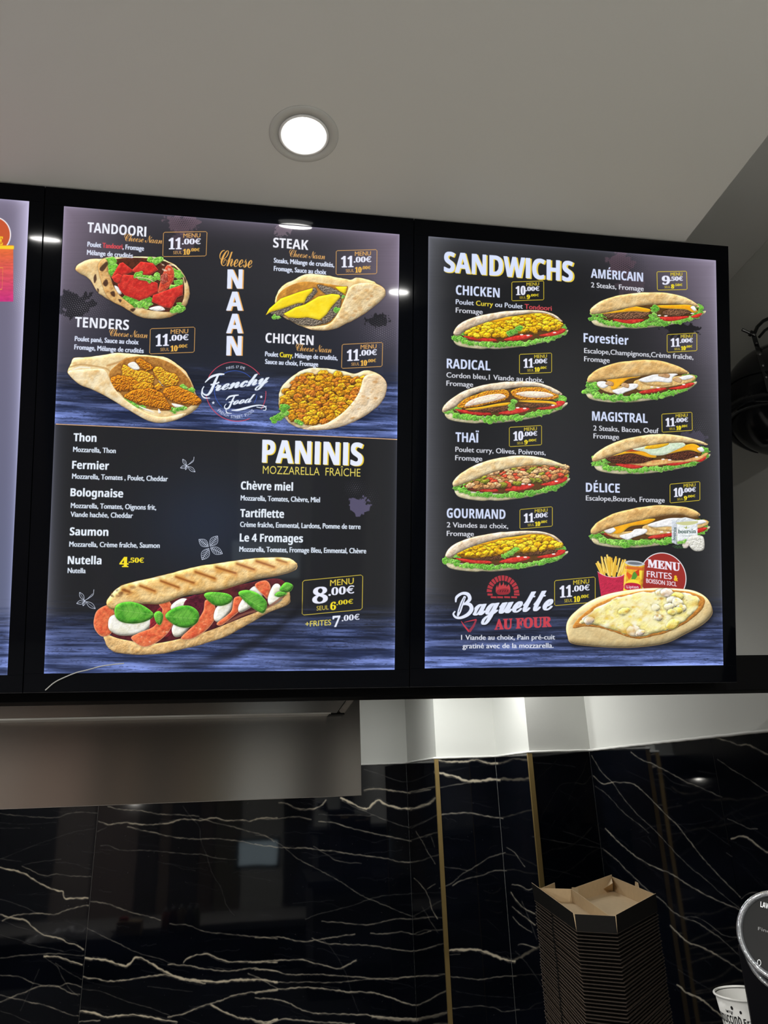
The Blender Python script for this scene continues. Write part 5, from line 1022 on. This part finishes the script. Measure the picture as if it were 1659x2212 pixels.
for x, y in ((XB, YCD), (XDE, YEF)):
    prism('gold_trim', [(x-.003, y-.003), (x+.016, y-.003), (x+.016, y-.0002), (x-.0002, y-.0002), (x-.0002, y+.010), (x-.003, y+.010)], EYE-1.3, ZM, GOLD, wall_back)
R_ = random.Random(2)
def bead(pts, parent):
    out = []
    for (x0, y0), (x1, y1) in zip(pts[:-1], pts[1:]):
        n = max(2, int(math.hypot(x1-x0, y1-y0)/.03))
        for i in range(n): out.append((x0+(x1-x0)*i/n, y0+(y1-y0)*i/n, ZM+R_.uniform(-.0004, .0010)))
    out.append((*pts[-1], ZM)); return tube('caulk_bead', out, .0055, mat('white_caulk', (.8, .8, .77), .5, bump=((90, 90, 90), .3, .001)), parent)
e_ = .001
bead([(-.0, YA-e_), (XB-e_, YA-e_), (XB-e_, YCD-e_), (XDE-e_, YCD-e_), (XDE-e_, YEF-e_), (XR-e_, YEF-e_)], wall_back)
bead([(XR-e_, YEF-e_), (XR-e_, .95)], wall_right)

# ------------------------------------------------------------------ hood and black fascia
YH = 2.5; s_ = YH/2.2; XH = at_y(779.5, 1620, YH).x
hood = thing('extractor_hood', 'long brushed steel extractor hood under the menu boards, in front of black marble', 'hood', ((-3.0+XH)/2, YH, EYE-.037))
HB = EYE-.037
obox('hood_body', (-3.0, YH, HB), (XH+3.0, 0, 0), (0, YA-YH-.001, 0), (0, 0, EYE+.599-HB), STEEL, hood, bevel=.0015)
zt0, zt1 = at_y(730, 1540, YH-.07).z, EYE+.40
xb = at_y(728, 1540, YH-.07).x; dz = zt1-zt0; fl = .75
A = [(-3.0, YH-.07, zt0), (xb, YH-.07, zt0), (xb+.027, YH-.001, zt0), (-3.0, YH-.001, zt0)]
B = [(-3.0, YH-.07-dz*.06, zt1), (xb+dz*fl, YH-.07-dz*.06, zt1), (xb+.027+dz*(fl+.05), YH-.001, zt1), (-3.0, YH-.001, zt1)]
frompy('flared_cover', A+B, [(0, 1, 2, 3), (7, 6, 5, 4), (0, 4, 5, 1), (1, 5, 6, 2), (2, 6, 7, 3), (3, 7, 4, 0)], STEEL, hood)
box('lower_lip', (-3.0, YH-.075, zt0-.003), (xb-.02, YH-.001, zt0+.002), mat('lip_metal', (.62, .60, .56), .5, .3, bump=((90, 90, 90), .05, .0003)), hood)
box('end_tab', (xb-.025, YH-.073, zt0-.005), (xb+.024, YH-.001, zt0-.0005), BLACKM, hood)
d = Vector(B[1])-Vector(A[1])
tube('mitre_joint', [Vector(A[1])+Vector((0, -.0008, 0)), Vector(A[1])+d*.5+Vector((0, -.0008, 0))], .0009, BLACKM, hood)
lathe('added_hood_lamp', [(.085, -.0005), (.085, -.003), (.10, -.003), (.102, -.0005)], 40, Matrix.Translation((-.9, 2.62, HB)), CHROME, hood, close=True)  # ring for the lamp added under the hood
zb, zt = at_y(885, 1503, 1.57).z, at_y(1625, 1415, 1.57).z
struct(box('trim_1', (-3.2, 1.57, zb), (XR, 1.64, zt), BLACKM, bevel=.001))

# ------------------------------------------------------------------ menu lightboxes
def lightbox(key, u0, u1, label, im, post_e):
    a, b, lo, hi = SPAN[key]; v0, v1 = -.034, .943; g = .0008; u0 += g; u1 -= g
    t = thing('menu_lightbox', label, 'menu board', PP((u0+u1)/2, v0, .03), 'backlit menu boards in one black row')
    ob = lambda n, ua, ub, va, vb, o0, o1, m, bv=0: obox(n, PP(ua, va, o0), PX*(ub-ua), PV*(vb-va), PN*(o1-o0), m, t, bv)
    ob('housing', u0, u1, v0, v1, .004, .058, BLACKM)
    ob('frame_rail', u0, u1, hi, v1, -.0015, .0035, BLACK, .0006); ob('frame_rail', u0, u1, v0, lo, -.0015, .0035, BLACK, .0006)
    ob('frame_rail', u0, a, lo, hi, -.0015, .0035, BLACK, .0006); ob('frame_rail', b, u1, lo, hi, -.0015, .0035, BLACK, .0006)
    ob('edge_strip', u0, u1, v0-.0016, v0-.0002, -.0022, .004, mat('highlight_edge_metal', (.05, .05, .055), .35, .9, var=((60, 60, 60), (.012, .012, .014))))  # thin strip added to show the highlight line along the bottom edge
    quad_uv('printed_panel', PP(a, hi, -.0004), PP(b, hi, -.0004), PP(b, lo, -.0004), PP(a, lo, -.0004), image_mat('menu_print', im, .04, post_e, .15), t, .0036, PN)
    return t
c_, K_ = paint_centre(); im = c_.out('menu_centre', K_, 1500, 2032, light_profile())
lightbox('centre', -.036, .701, 'black framed lit menu of cheese naans above paninis, middle of the row', im, 1.0)
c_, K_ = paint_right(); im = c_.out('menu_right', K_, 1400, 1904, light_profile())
lightbox('right', .701, 1.430, 'black framed lit menu headed SANDWICHS with eight long sandwiches and a gratin baguette', im, 1.0)
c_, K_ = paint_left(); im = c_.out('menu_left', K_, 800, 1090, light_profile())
lightbox('left', -.036-.737, -.036, 'lit menu cut off at the photo left edge, orange circle over a pink block', im, 1.05)
pts = spline([(98, 1491), (118, 1474), (140, 1463), (165, 1453), (190, 1447), (215, 1440), (240, 1436), (268, 1433)], 5, False)
def on_panel(x, y, off):
    dd = ray(x, y); o_ = O+PN*off-Vector((0, 0, EYE)); s = o_.dot(PN)/dd.dot(PN); return dd*s+Vector((0, 0, EYE))
tag(tube('cable_reflection', [on_panel(x, y, -.0032+.0006*i/len(pts)) for i, (x, y) in enumerate(pts)], .0011, mat('cable_reflection_pale', (.42, .42, .40), .5, bump=((90, 90, 90), .1, .0005))), 'reflection of a thin white wire, built as a tube across the bottom left corner of the paninis board', 'cable_reflection')  # tube stands in for a white line reflected on the board

# ------------------------------------------------------------------ downlights
def downlight(x, y, z, label, power):
    t = thing('ceiling_downlight', label, 'ceiling light', (x, y, z), 'round recessed ceiling downlights')
    M = Matrix.Translation((x, y, z))
    lathe('outer_flange', [(.0475, -.0005), (.0475, -.0022), (.0615, -.0022), (.0635, -.0008), (.0635, 0)], 64, M, mat('flange_white', (.60, .60, .58), .45, bump=((80, 80, 80), .03, .0005)), t, close=True)
    lathe('inner_ring', [(.0395, -.0024), (.0425, -.0042), (.0452, -.0042), (.0462, -.0006), (.0405, -.0006)], 64, M, mat('ring_gloss_white', (.9, .9, .9), .2, bump=((80, 80, 80), .02, .0005)), t, close=True)
    lathe('diffuser', [(0, -.0030), (.030, -.0030), (.0405, -.0022)], 48, M, LAMPG, t)
    if not power: return t
    l = bpy.data.lights.new('downlight_glow', 'AREA'); l.shape = 'DISK'; l.size = .075; l.energy = power; l.color = (1, .985, .95)
    o = bpy.data.objects.new('downlight_glow', l); o.location = (x, y, z-.012); COL.objects.link(o)
    return t
q = at_z(656.5, 291, ZC-EYE); downlight(q.x, q.y, ZC, 'lit round downlight in the white ceiling just above the naan menu board', 2.2)
for (x_, y_, z_, p_), lb in zip(LAMPS+[KITCHEN, (.50, 3.30, EYE+.60, 0)], ('ceiling downlight mirrored as a streak between the left two menu boards', 'ceiling downlight mirrored as a streak between the right two menu boards', 'added downlight out of view over the far left of the dining side', 'added downlight out of view by the shop front, far left', 'added downlight out of view along the left wall', 'added downlight out of view at the left end of the counter', 'downlight out of view over the cooking side, lighting the white wall band', 'added downlight out of view over the cooking side, nearer the steel hood')):
    downlight(x_, y_, z_, lb, 0)

# ------------------------------------------------------------------ takeaway boxes
CX, CY = .775, 1.85
HEX = [(.693, 2.005), (.633, 1.596), (.696, 1.546), (.888, 1.747), (.935, 2.07), (.80, 2.14)]
ZS = EYE-.70; LH = .0064; NL = 64
def tray_mesh():
    vs = []; fs = []; mi = []
    prof = [(.972, 0), (.994, .0050), (1.0, .0050), (1.0, .0062), (.984, .0062), (.962, .0010)]
    for s, z in prof:
        for x, y in HEX: vs.append(((x-CX)*s, (y-CY)*s, z))
    for j in range(5):
        for i in range(6): fs.append((j*6+i, j*6+(i+1) % 6, (j+1)*6+(i+1) % 6, (j+1)*6+i)); mi.append((1 if i == 0 else 2) if j in (1, 2, 3) else 0)
    fs.append(tuple(range(5, -1, -1))); mi.append(0); fs.append(tuple(range(30, 36))); mi.append(1)
    A0, A1 = (Vector((HEX[i][0]-CX, HEX[i][1]-CY, 0)) for i in (0, 1))
    dd = (A1-A0).normalized(); nn = Vector((dd.y, -dd.x, 0)); nn = nn if nn.dot(A0) > 0 else -nn; c0 = A0.lerp(A1, .47)
    k0 = len(vs); q4 = [c0-dd*.0035+nn*.0012, c0+dd*.0035+nn*.0012]
    for z in (0, .0064):
        for q in q4+[q4[1]-nn*.004, q4[0]-nn*.004]: vs.append((q.x, q.y, z))
    for i in range(4): fs.append((k0+i, k0+(i+1) % 4, k0+4+(i+1) % 4, k0+4+i)); mi.append(0)
    fs.append((k0+4, k0+5, k0+6, k0+7)); mi.append(0)
    me = bpy.data.meshes.new('takeaway_box'); me.from_pydata(vs, [], fs)
    for m in (BCARD, mat('kraft_edge_lit', (.19, .13, .09), .85, var=((160, 160, 160), (.03, .022, .016))), KEDGE): me.materials.append(m)  # left face takes the lighter edge copy, its light put into the colour
    for p, k in zip(me.polygons, mi): p.material_index = k
    me.update(); return me
TM = tray_mesh()
for i in range(NL):
    o = bpy.data.objects.new('takeaway_box', TM); COL.objects.link(o)
    o.location = (CX+R_.uniform(-.0012, .0012), CY+R_.uniform(-.0012, .0012), ZS+i*LH); o.rotation_euler = (0, 0, R_.uniform(-.004, .004))
    tag(o, 'black takeaway box with brown cut edges, nested inside the tall stack', 'box', 'black takeaway boxes nested in the tall stack')
ZT = ZS+NL*LH
tb = thing('takeaway_box', 'open black takeaway box with kraft inside, on top of the tall stack', 'box', (CX, CY, ZT))
def wallpiece(name, a, b, h0, h1, outm, inm, th=.0016, z0=ZT, inward=True, lean=0):
    a = Vector((*a, z0)); b = Vector((*b, z0)); c = Vector((CX, CY, z0)); n = Vector((-(b-a).y, (b-a).x, 0)).normalized()
    if n.dot(c-a) < 0: n = -n
    up0 = Vector((0, 0, h0))-n*lean*h0; up1 = Vector((0, 0, h1))-n*lean*h1
    vs = [a, b, b+up1, a+up0, a+n*th, b+n*th, b+n*th+up1, a+n*th+up0]
    fs = [(0, 1, 2, 3), (7, 6, 5, 4), (3, 2, 6, 7), (0, 4, 5, 1), (0, 3, 7, 4), (1, 5, 6, 2)]
    me = bpy.data.meshes.new(name); me.from_pydata([tuple(v) for v in vs], [], fs)
    o = link(name, me, tb, [outm, inm])
    for i, p in enumerate(me.polygons): p.material_index = 0 if i == 0 else 1
    return o
HL = lambda i: HEX[i % 6]
zr = .032
prism('box_floor', [(CX+(x-CX)*.985, CY+(y-CY)*.985) for x, y in HEX], ZT, ZT+.0015, KRAFT, tb)
wallpiece('side_wall', HL(0), HL(1), .040, zr, BCARD, KRAFT, lean=.1); wallpiece('front_wall', HL(1), HL(2), zr-.002, zr-.002, BCARD, KRAFT); wallpiece('side_wall', HL(2), HL(3), zr, .036, BCARD, KRAFT, lean=.05)
wallpiece('back_wall', HL(3), HL(4), .034, .036, BCARD, KRAFT); wallpiece('back_wall', HL(4), (.765, 1.935), .040, .030, BCARD, KRAFT); wallpiece('back_wall', HL(5), HL(0), .02, .02, BCARD, KRAFT)
wallpiece('divider', (.765, 1.935), (.70, 1.575), .030, .024, KRAFT, KRAFT)
wallpiece('divider', (.765, 1.935), (.697, 1.985), .030, .030, KRAFT, KRAFT)
a = Vector((.905, 1.86, ZT+.034)); frompy('locking_tab', [a, a+Vector((.006, .03, 0)), a+Vector((.006, .026, .010)), a+Vector((.001, .004, .010)), a+Vector((.0016, 0, 0)), a+Vector((.0076, .03, 0)), a+Vector((.0076, .026, .010)), a+Vector((.0026, .004, .010))], [(0, 1, 2, 3), (7, 6, 5, 4), (3, 2, 6, 7), (0, 4, 5, 1), (0, 3, 7, 4), (1, 5, 6, 2)], KRAFT, tb)
for p, q_, r_ in (((.93, 2.06), (.90, 1.99), (.89, 2.055)), ((.765, 1.93), (.79, 1.95), (.768, 1.90))):
    frompy('corner_flap', [(*p, ZT+.034), (*q_, ZT+.030), (*r_, ZT+.004), (p[0]-.001, p[1]-.001, ZT+.002), ], [(0, 1, 2), (0, 2, 3), (0, 3, 1), (1, 3, 2)], KRAFT, tb)
cnt = struct(box('trim_2', (.40, 1.32, ZS-.04), (XR-.001, 2.35, ZS), BLACKM, bevel=.002))
struct(box('trim_3', (.44, 1.36, 0), (XR-.001, 2.31, ZS-.04), GREY))

# ------------------------------------------------------------------ drinks machine and paper cup
ZSH = EYE-.392
struct(box('trim_4', (.50, .55, ZSH-.04), (XR-.001, 1.235, ZSH), BLACKM, bevel=.002)); struct(box('trim_5', (.56, .60, 0), (XR-.001, 1.20, ZSH-.04), GREY))
mc = at_y(1690, 2024, .90); xl = at_y(1606, 2135, 1.085).x
mach = thing('coffee_machine', 'black coffee machine at the right edge with a round glass rimmed touch display', 'coffee machine', (xl+.13, 1.0, ZSH))
obox('body', (xl, .985, ZSH+.001), (.26, 0, 0), (0, .10, 0), (0, 0, at_y(1610, 2072, 1.0).z-ZSH), mat('machine_black', (.006, .006, .008), .35, spec=.35, bump=((120, 120, 120), .05, .0003)), mach, bevel=.006)
obox('drip_tray', (xl+.03, .86, ZSH+.001), (.2, 0, 0), (0, .123, 0), (0, 0, .03), BLACKM, mach, bevel=.004)
zx = (Vector((0, 0, EYE))-mc).normalized(); zx = (zx+Vector((-.06, 0, .02))).normalized(); xx = Vector((0, 0, 1)).cross(zx).normalized(); yy = zx.cross(xx)
yy = (CU-zx*CU.dot(zx)).normalized(); xx = yy.cross(zx)
DM = Matrix(((xx.x, yy.x, zx.x, mc.x), (xx.y, yy.y, zx.y, mc.y), (xx.z, yy.z, zx.z, mc.z), (0, 0, 0, 1)))
rd = 91/FPX*(mc-Vector((0, 0, EYE))).dot(CF)
prof = [(rd*.855, .0), (rd*.875, .005), (rd*.925, .0095), (rd*.975, .006), (rd, -.002), (rd*.985, -.014), (rd*.93, -.019), (rd*.86, -.014)]
vs_ = []; lathe('glass_rim', prof, 72, DM, GLASS, mach, close=True)
lathe('lower_glass_rim', [(r*1.0, z-.030) for r, z in prof], 72, DM @ Matrix.Translation((.004, -.012, 0)), GLASS, mach, close=True)
dsp = lathe('display', [(0, .001), (rd*.84, .001), (rd*.862, -.001), (rd*.862, -.05), (0, -.05)], 64, DM, SCREEN, mach, smooth=False)
def lettering(name, s, st, x0, y0, wd, cap, M, m, parent, off=0, wrap=None):
    T, lo, hi, Hc = layout(s, st, off); q = (T-[lo, 0])*[wd/(hi-lo), cap/Hc]+[x0, y0]; P = q.reshape(-1, 2)
    V = [M @ Vector(wrap(x, y)) if wrap else M @ Vector((x, y, .0016)) for x, y in P]
    me = bpy.data.meshes.new(name); me.from_pydata([tuple(v) for v in V], [], [(3*i, 3*i+1, 3*i+2) for i in range(len(V)//3)])
    return link(name, me, parent, [m])
u = rd/91
lettering('display_print', 'LAVAZZA', 'bs', -44*u, 48*u, 37*u, 11*u, DM, INKW, dsp); lettering('display_print', 'Fine', 'r', -47*u, 1*u, 24*u, 6.5*u, DM, INKG, dsp)
lathe('power_symbol', [(4.6*u, .0014), (4.6*u, .002), (3.6*u, .002), (3.6*u, .0014)], 28, DM @ Matrix.Translation((-42.5*u, -61*u, 0)) @ Matrix.Diagonal((.8, 1.3, 1, 1)), INKW, dsp, close=True)
tube('display_arm', [mc-zx*.045, mc-zx*.045+Vector((.02, .06, -.03)), Vector((mc.x+.03, 1.0, mc.z-.06))], .02, BLACKM, mach, n=12)
cc = at_y(1607, 2143, 1.145); rc = .0405; hc = cc.z-ZSH-.0005
cup = thing('paper_cup', 'white paper cup with black coffee lettering, behind the machine at bottom right', 'cup', (cc.x, cc.y, ZSH+.0005))
CM = Matrix.Translation((cc.x, cc.y, ZSH+.0005))
lathe('cup_wall', [(.027, 0), (.0275, .0005), (rc-.0012, hc-.004), (rc-.0020, hc-.004), (.0265, .006), (0, .006), (0, .003), (.026, .003), (.0262, 0)], 56, CM, CUPW, cup)
lathe('rolled_rim', [(rc+.0016*math.cos(a), hc-.002+.0016*math.sin(a)) for a in np.linspace(0, 6.283, 9)[:-1]], 56, CM, CUPW, cup, close=True)
fa = math.atan2(-cc.y, -cc.x)
def wrapf(x, y):
    r = .0275+(rc-.0012-.0275)*(y/(hc-.004))+.00025; a = fa+x/.034
    return (r*math.cos(a), r*math.sin(a), y)
for s, st, x0, y0, wd, cp in (('cappuccino', 'bs', -.053, hc-.0335, .044, .0135), ('Frappé', 'bs', -.0065, hc-.0335, .026, .0090), ('Coffee', 'bs', -.033, hc-.053, .052, .0185), ('latte', 'bs', -.028, hc-.0200, .010, .0035), ('smoothie', 'r', .000, hc-.037, .016, .003)):
    lettering('cup_print', s, st, x0, y0, wd, cp, CM, INKK, cup, wrap=wrapf)
for x0, y0, r0 in ((-.018, hc-.013, .0021), (-.008, hc-.017, .0018), (.004, hc-.0115, .002), (-.026, hc-.019, .0012), (-.012, hc-.023, .0009)):
    n = 10; V = [CM @ Vector(wrapf(x0, y0))]+[CM @ Vector(wrapf(x0+r0*math.cos(t)*.8, y0+r0*math.sin(t)*1.2)) for t in np.linspace(0, 6.283, n+1)[:-1]]
    frompy('cup_print', V, [(0, 1+i, 1+(i+1) % n) for i in range(n)], INKK, cup)

# ------------------------------------------------------------------ black globe lamp by the right wall
gc = at_y(1694, 862, 1.63); rg = 124/FPX*(gc-Vector((0, 0, EYE))).dot(CF); GM = Matrix.Translation(gc)
GB = mat('globe_black_gloss', (.006, .007, .009), .13, spec=.5, bump=((30, 30, 30), .03, .001))
gl = thing('globe_lamp', 'glossy black round lamp on the grey wall, right of the sandwich board', 'lamp', gc)
lathe('globe', [(max(1e-7, rg*math.sin(t)), rg*math.cos(t)) for t in np.linspace(0, math.pi, 33)], 56, GM, GB, gl)
tl = Matrix.Rotation(math.radians(24), 4, CF)
lathe('lower_rim', [(rg*.86, -rg*.50), (rg*.92, -rg*.52), (rg*.90, -rg*.64), (rg*.78, -rg*.70), (rg*.74, -rg*.60)], 56, GM @ tl, GB, gl, close=True)
lathe('seam_ring', [(rg*1.001, -.001), (rg*1.012, 0), (rg*1.001, .003)], 64, GM @ tl @ Matrix.Translation((0, 0, -rg*.16)), GB, gl, close=True)
def off_globe(x, y, k=1.03):
    d_ = ray(x, y).normalized(); o_ = Vector((0, 0, EYE)); L_ = gc-o_; tca = L_.dot(d_); d2 = L_.length_squared-tca*tca; R2 = (rg*k)**2
    return o_+d_*(tca-math.sqrt(max(0, R2-d2)))
sp_ = [off_globe(x, y) for x, y in ((1628, 722), (1634, 742), (1641, 766), (1648, 790), (1655, 815), (1662, 842), (1670, 872))]
W2 = CR*.0065*1.0
vs = []; fs = []
for p in sp_: vs += [p-W2, p+W2, p+W2-CF*-.002, p-W2-CF*-.002]
for i in range(len(sp_)-1):
    for k in range(4): fs.append((i*4+k, i*4+(k+1) % 4, i*4+4+(k+1) % 4, i*4+4+k))
fs += [(0, 1, 2, 3), tuple(range(len(vs)-4, len(vs)))]
stp = frompy('mounting_strap', vs, fs, GB, gl)
for i in range(1, 6):
    p = sp_[i]-CF*.0006; MM = Matrix(((CR.x, CU.x, -CF.x, p.x), (CR.y, CU.y, -CF.y, p.y), (CR.z, CU.z, -CF.z, p.z), (0, 0, 0, 1)))
    lathe('strap_hole', [(.0014, 0), (.0022, 0), (.0022, .0008), (.0014, .0008)], 14, MM, CHROME, stp, close=True)
a = at_y(1603, 712, sp_[0].y); b = at_y(1630, 724, sp_[0].y)
tube('wing_screw', [a, a+(b-a)*.5, b], .0042, mat('dark_chrome', (.25, .25, .26), .2, 1, bump=((90, 90, 90), .05, .0005)), gl); tube('screw_collar', [a+(b-a)*.62, a+(b-a)*.78], .0085, GB, gl)
tube('curved_bracket', [at_y(x, y, sp_[0].y+.01) for x, y in ((1628, 724), (1636, 706), (1648, 694), (1664, 686), (1690, 682))], .005, GB, gl)
tube('curved_bracket', [at_y(x, y, sp_[0].y+.01) for x, y in ((1640, 728), (1652, 714), (1664, 706), (1690, 700))], .004, GB, gl)
tube('wall_arm', [gc+Vector((rg*.5, 0, 0)), Vector((XR+T8+.002, gc.y, gc.z))], .03, GB, gl)

# ------------------------------------------------------------------ what the polished marble mirrors
struct(box('added_counter', (-3.2, 2.36, 0), (.80, YA-.002, EYE-1.27), BLACKM, bevel=.002))  # unseen dark block added to keep bright floor out of the marble reflection
for k_, (xa_, xb_, cl_) in enumerate(((-60, 55, (.42, .36, .32)), (60, 195, (.36, .28, .24)), (200, 255, (.10, .085, .07)), (262, 296, (.26, .20, .15)), (300, 380, (.09, .08, .07)), (384, 428, (.17, .13, .10)), (432, 508, (.20, .18, .13)), (512, 640, (.60, .60, .56)), (646, 722, (.05, .05, .05)), (728, 800, (.34, .28, .27)))):  # unseen toned panels added so the steel hood mirrors vertical streaks
    m_ = mat('streak_panel_tone_%d' % k_, cl_, .6, var=((3, 3, 3), tuple(v*.8 for v in cl_)))
    box('streak_panel', (at_y(xa_, 1640, 8.1).x, -3.1, 0), (at_y(xb_, 1640, 8.1).x, -3.07, ZC), m_, wall_front)
struct(box('pillar_1', (.82, -3.069, 0), (1.19, -2.9, ZC), PAINT))
struct(box('added_counter_right', (.801, 2.36, 0), (XR-.001, YEF-.001, EYE-1.27), BLACKM, bevel=.002))  # another added block, covering the floor the marble would mirror
w1 = struct(box('window_1', (-.25, -3.069, EYE-1.035), (.30, -3.05, EYE-.725), mat('lit_window', (.3, .35, .38), .4, emit=(.62, .78, .86), es=2.2, bump=((8, 8, 8), .05, .002))))
box('window_frame', (-.29, -3.069, EYE-1.075), (.34, -3.055, EYE-.685), BLACKM, w1)
YS = 1.20; my = 2*YA-YS
zc_ = at_y(390, 2012, my).z
struct(box('trim_7', (-2.6, .92, 0), (.46, 1.30, zc_), BLACKM, bevel=.002))
def mx(x): return at_y(x, 1990, my).x
for i, (px_, cn, cl, hh, rr) in enumerate(((357, 'orange', (.75, .28, .14), .19, .035), (374, 'brown', (.25, .08, .04), .20, .034), (391, 'cream', (.75, .60, .40), .21, .036), (408, 'grey', (.30, .28, .26), .20, .034), (424, 'olive', (.40, .40, .22), .20, .034))):
    m_ = mat('sauce_'+cn, cl, .35, bump=((60, 60, 60), .05, .001)); x_ = mx(px_)
    t = thing('sauce_bottle', cn+' sauce bottle on the prep counter, seen only mirrored in the marble', 'bottle', (x_, YS, zc_), 'sauce bottles on the prep counter')
    M_ = Matrix.Translation((x_, YS, zc_)); lathe('bottle_body', [(0, 0), (rr, 0), (rr, hh*.72), (rr*.45, hh*.84), (rr*.42, hh*.86), (0, hh*.86)], 20, M_, m_, t); lathe('cap', [(rr*.46, hh*.86), (rr*.46, hh*.92), (rr*.15, hh), (0, hh)], 16, M_, CUPW, t)
x_ = mx(282); t = thing('cardboard_box', 'brown box with a red lid on the prep counter, seen only mirrored in the marble', 'box', (x_, YS, zc_))
box('carton', (x_-.10, YS-.08, zc_), (x_+.10, YS+.08, zc_+.11), KRAFT, t, .003); box('red_lid', (x_-.09, YS-.05, zc_+.11), (x_-.02, YS+.03, zc_+.135), mat('red_plastic', (.6, .04, .03), .4, bump=((60, 60, 60), .05, .001)), t, .003)
x0_, x1_ = mx(60), mx(246); vs = []; fs = []; nx, ny = 26, 7
for i in range(nx):
    for j in range(ny):
        u_, v_ = i/(nx-1), j/(ny-1); e_ = math.sin(u_*math.pi)**.5*math.sin(v_*math.pi)**.6 if 0 < i < nx-1 and 0 < j < ny-1 else 0
        vs.append((x0_+(x1_-x0_)*u_, YS-.12+.24*v_, zc_+.001+e_*(.07+R_.uniform(-.015, .03))))
for i in range(nx-1):
    for j in range(ny-1): fs.append((i*ny+j, (i+1)*ny+j, (i+1)*ny+j+1, i*ny+j+1))
tag(frompy('bread_bag', vs, fs, mat('plastic_film', (.55, .52, .52), .2, bump=((30, 30, 30), .8, .01)), smooth=True), 'long crumpled white plastic bag, seen only mirrored in the marble at left', 'bag')
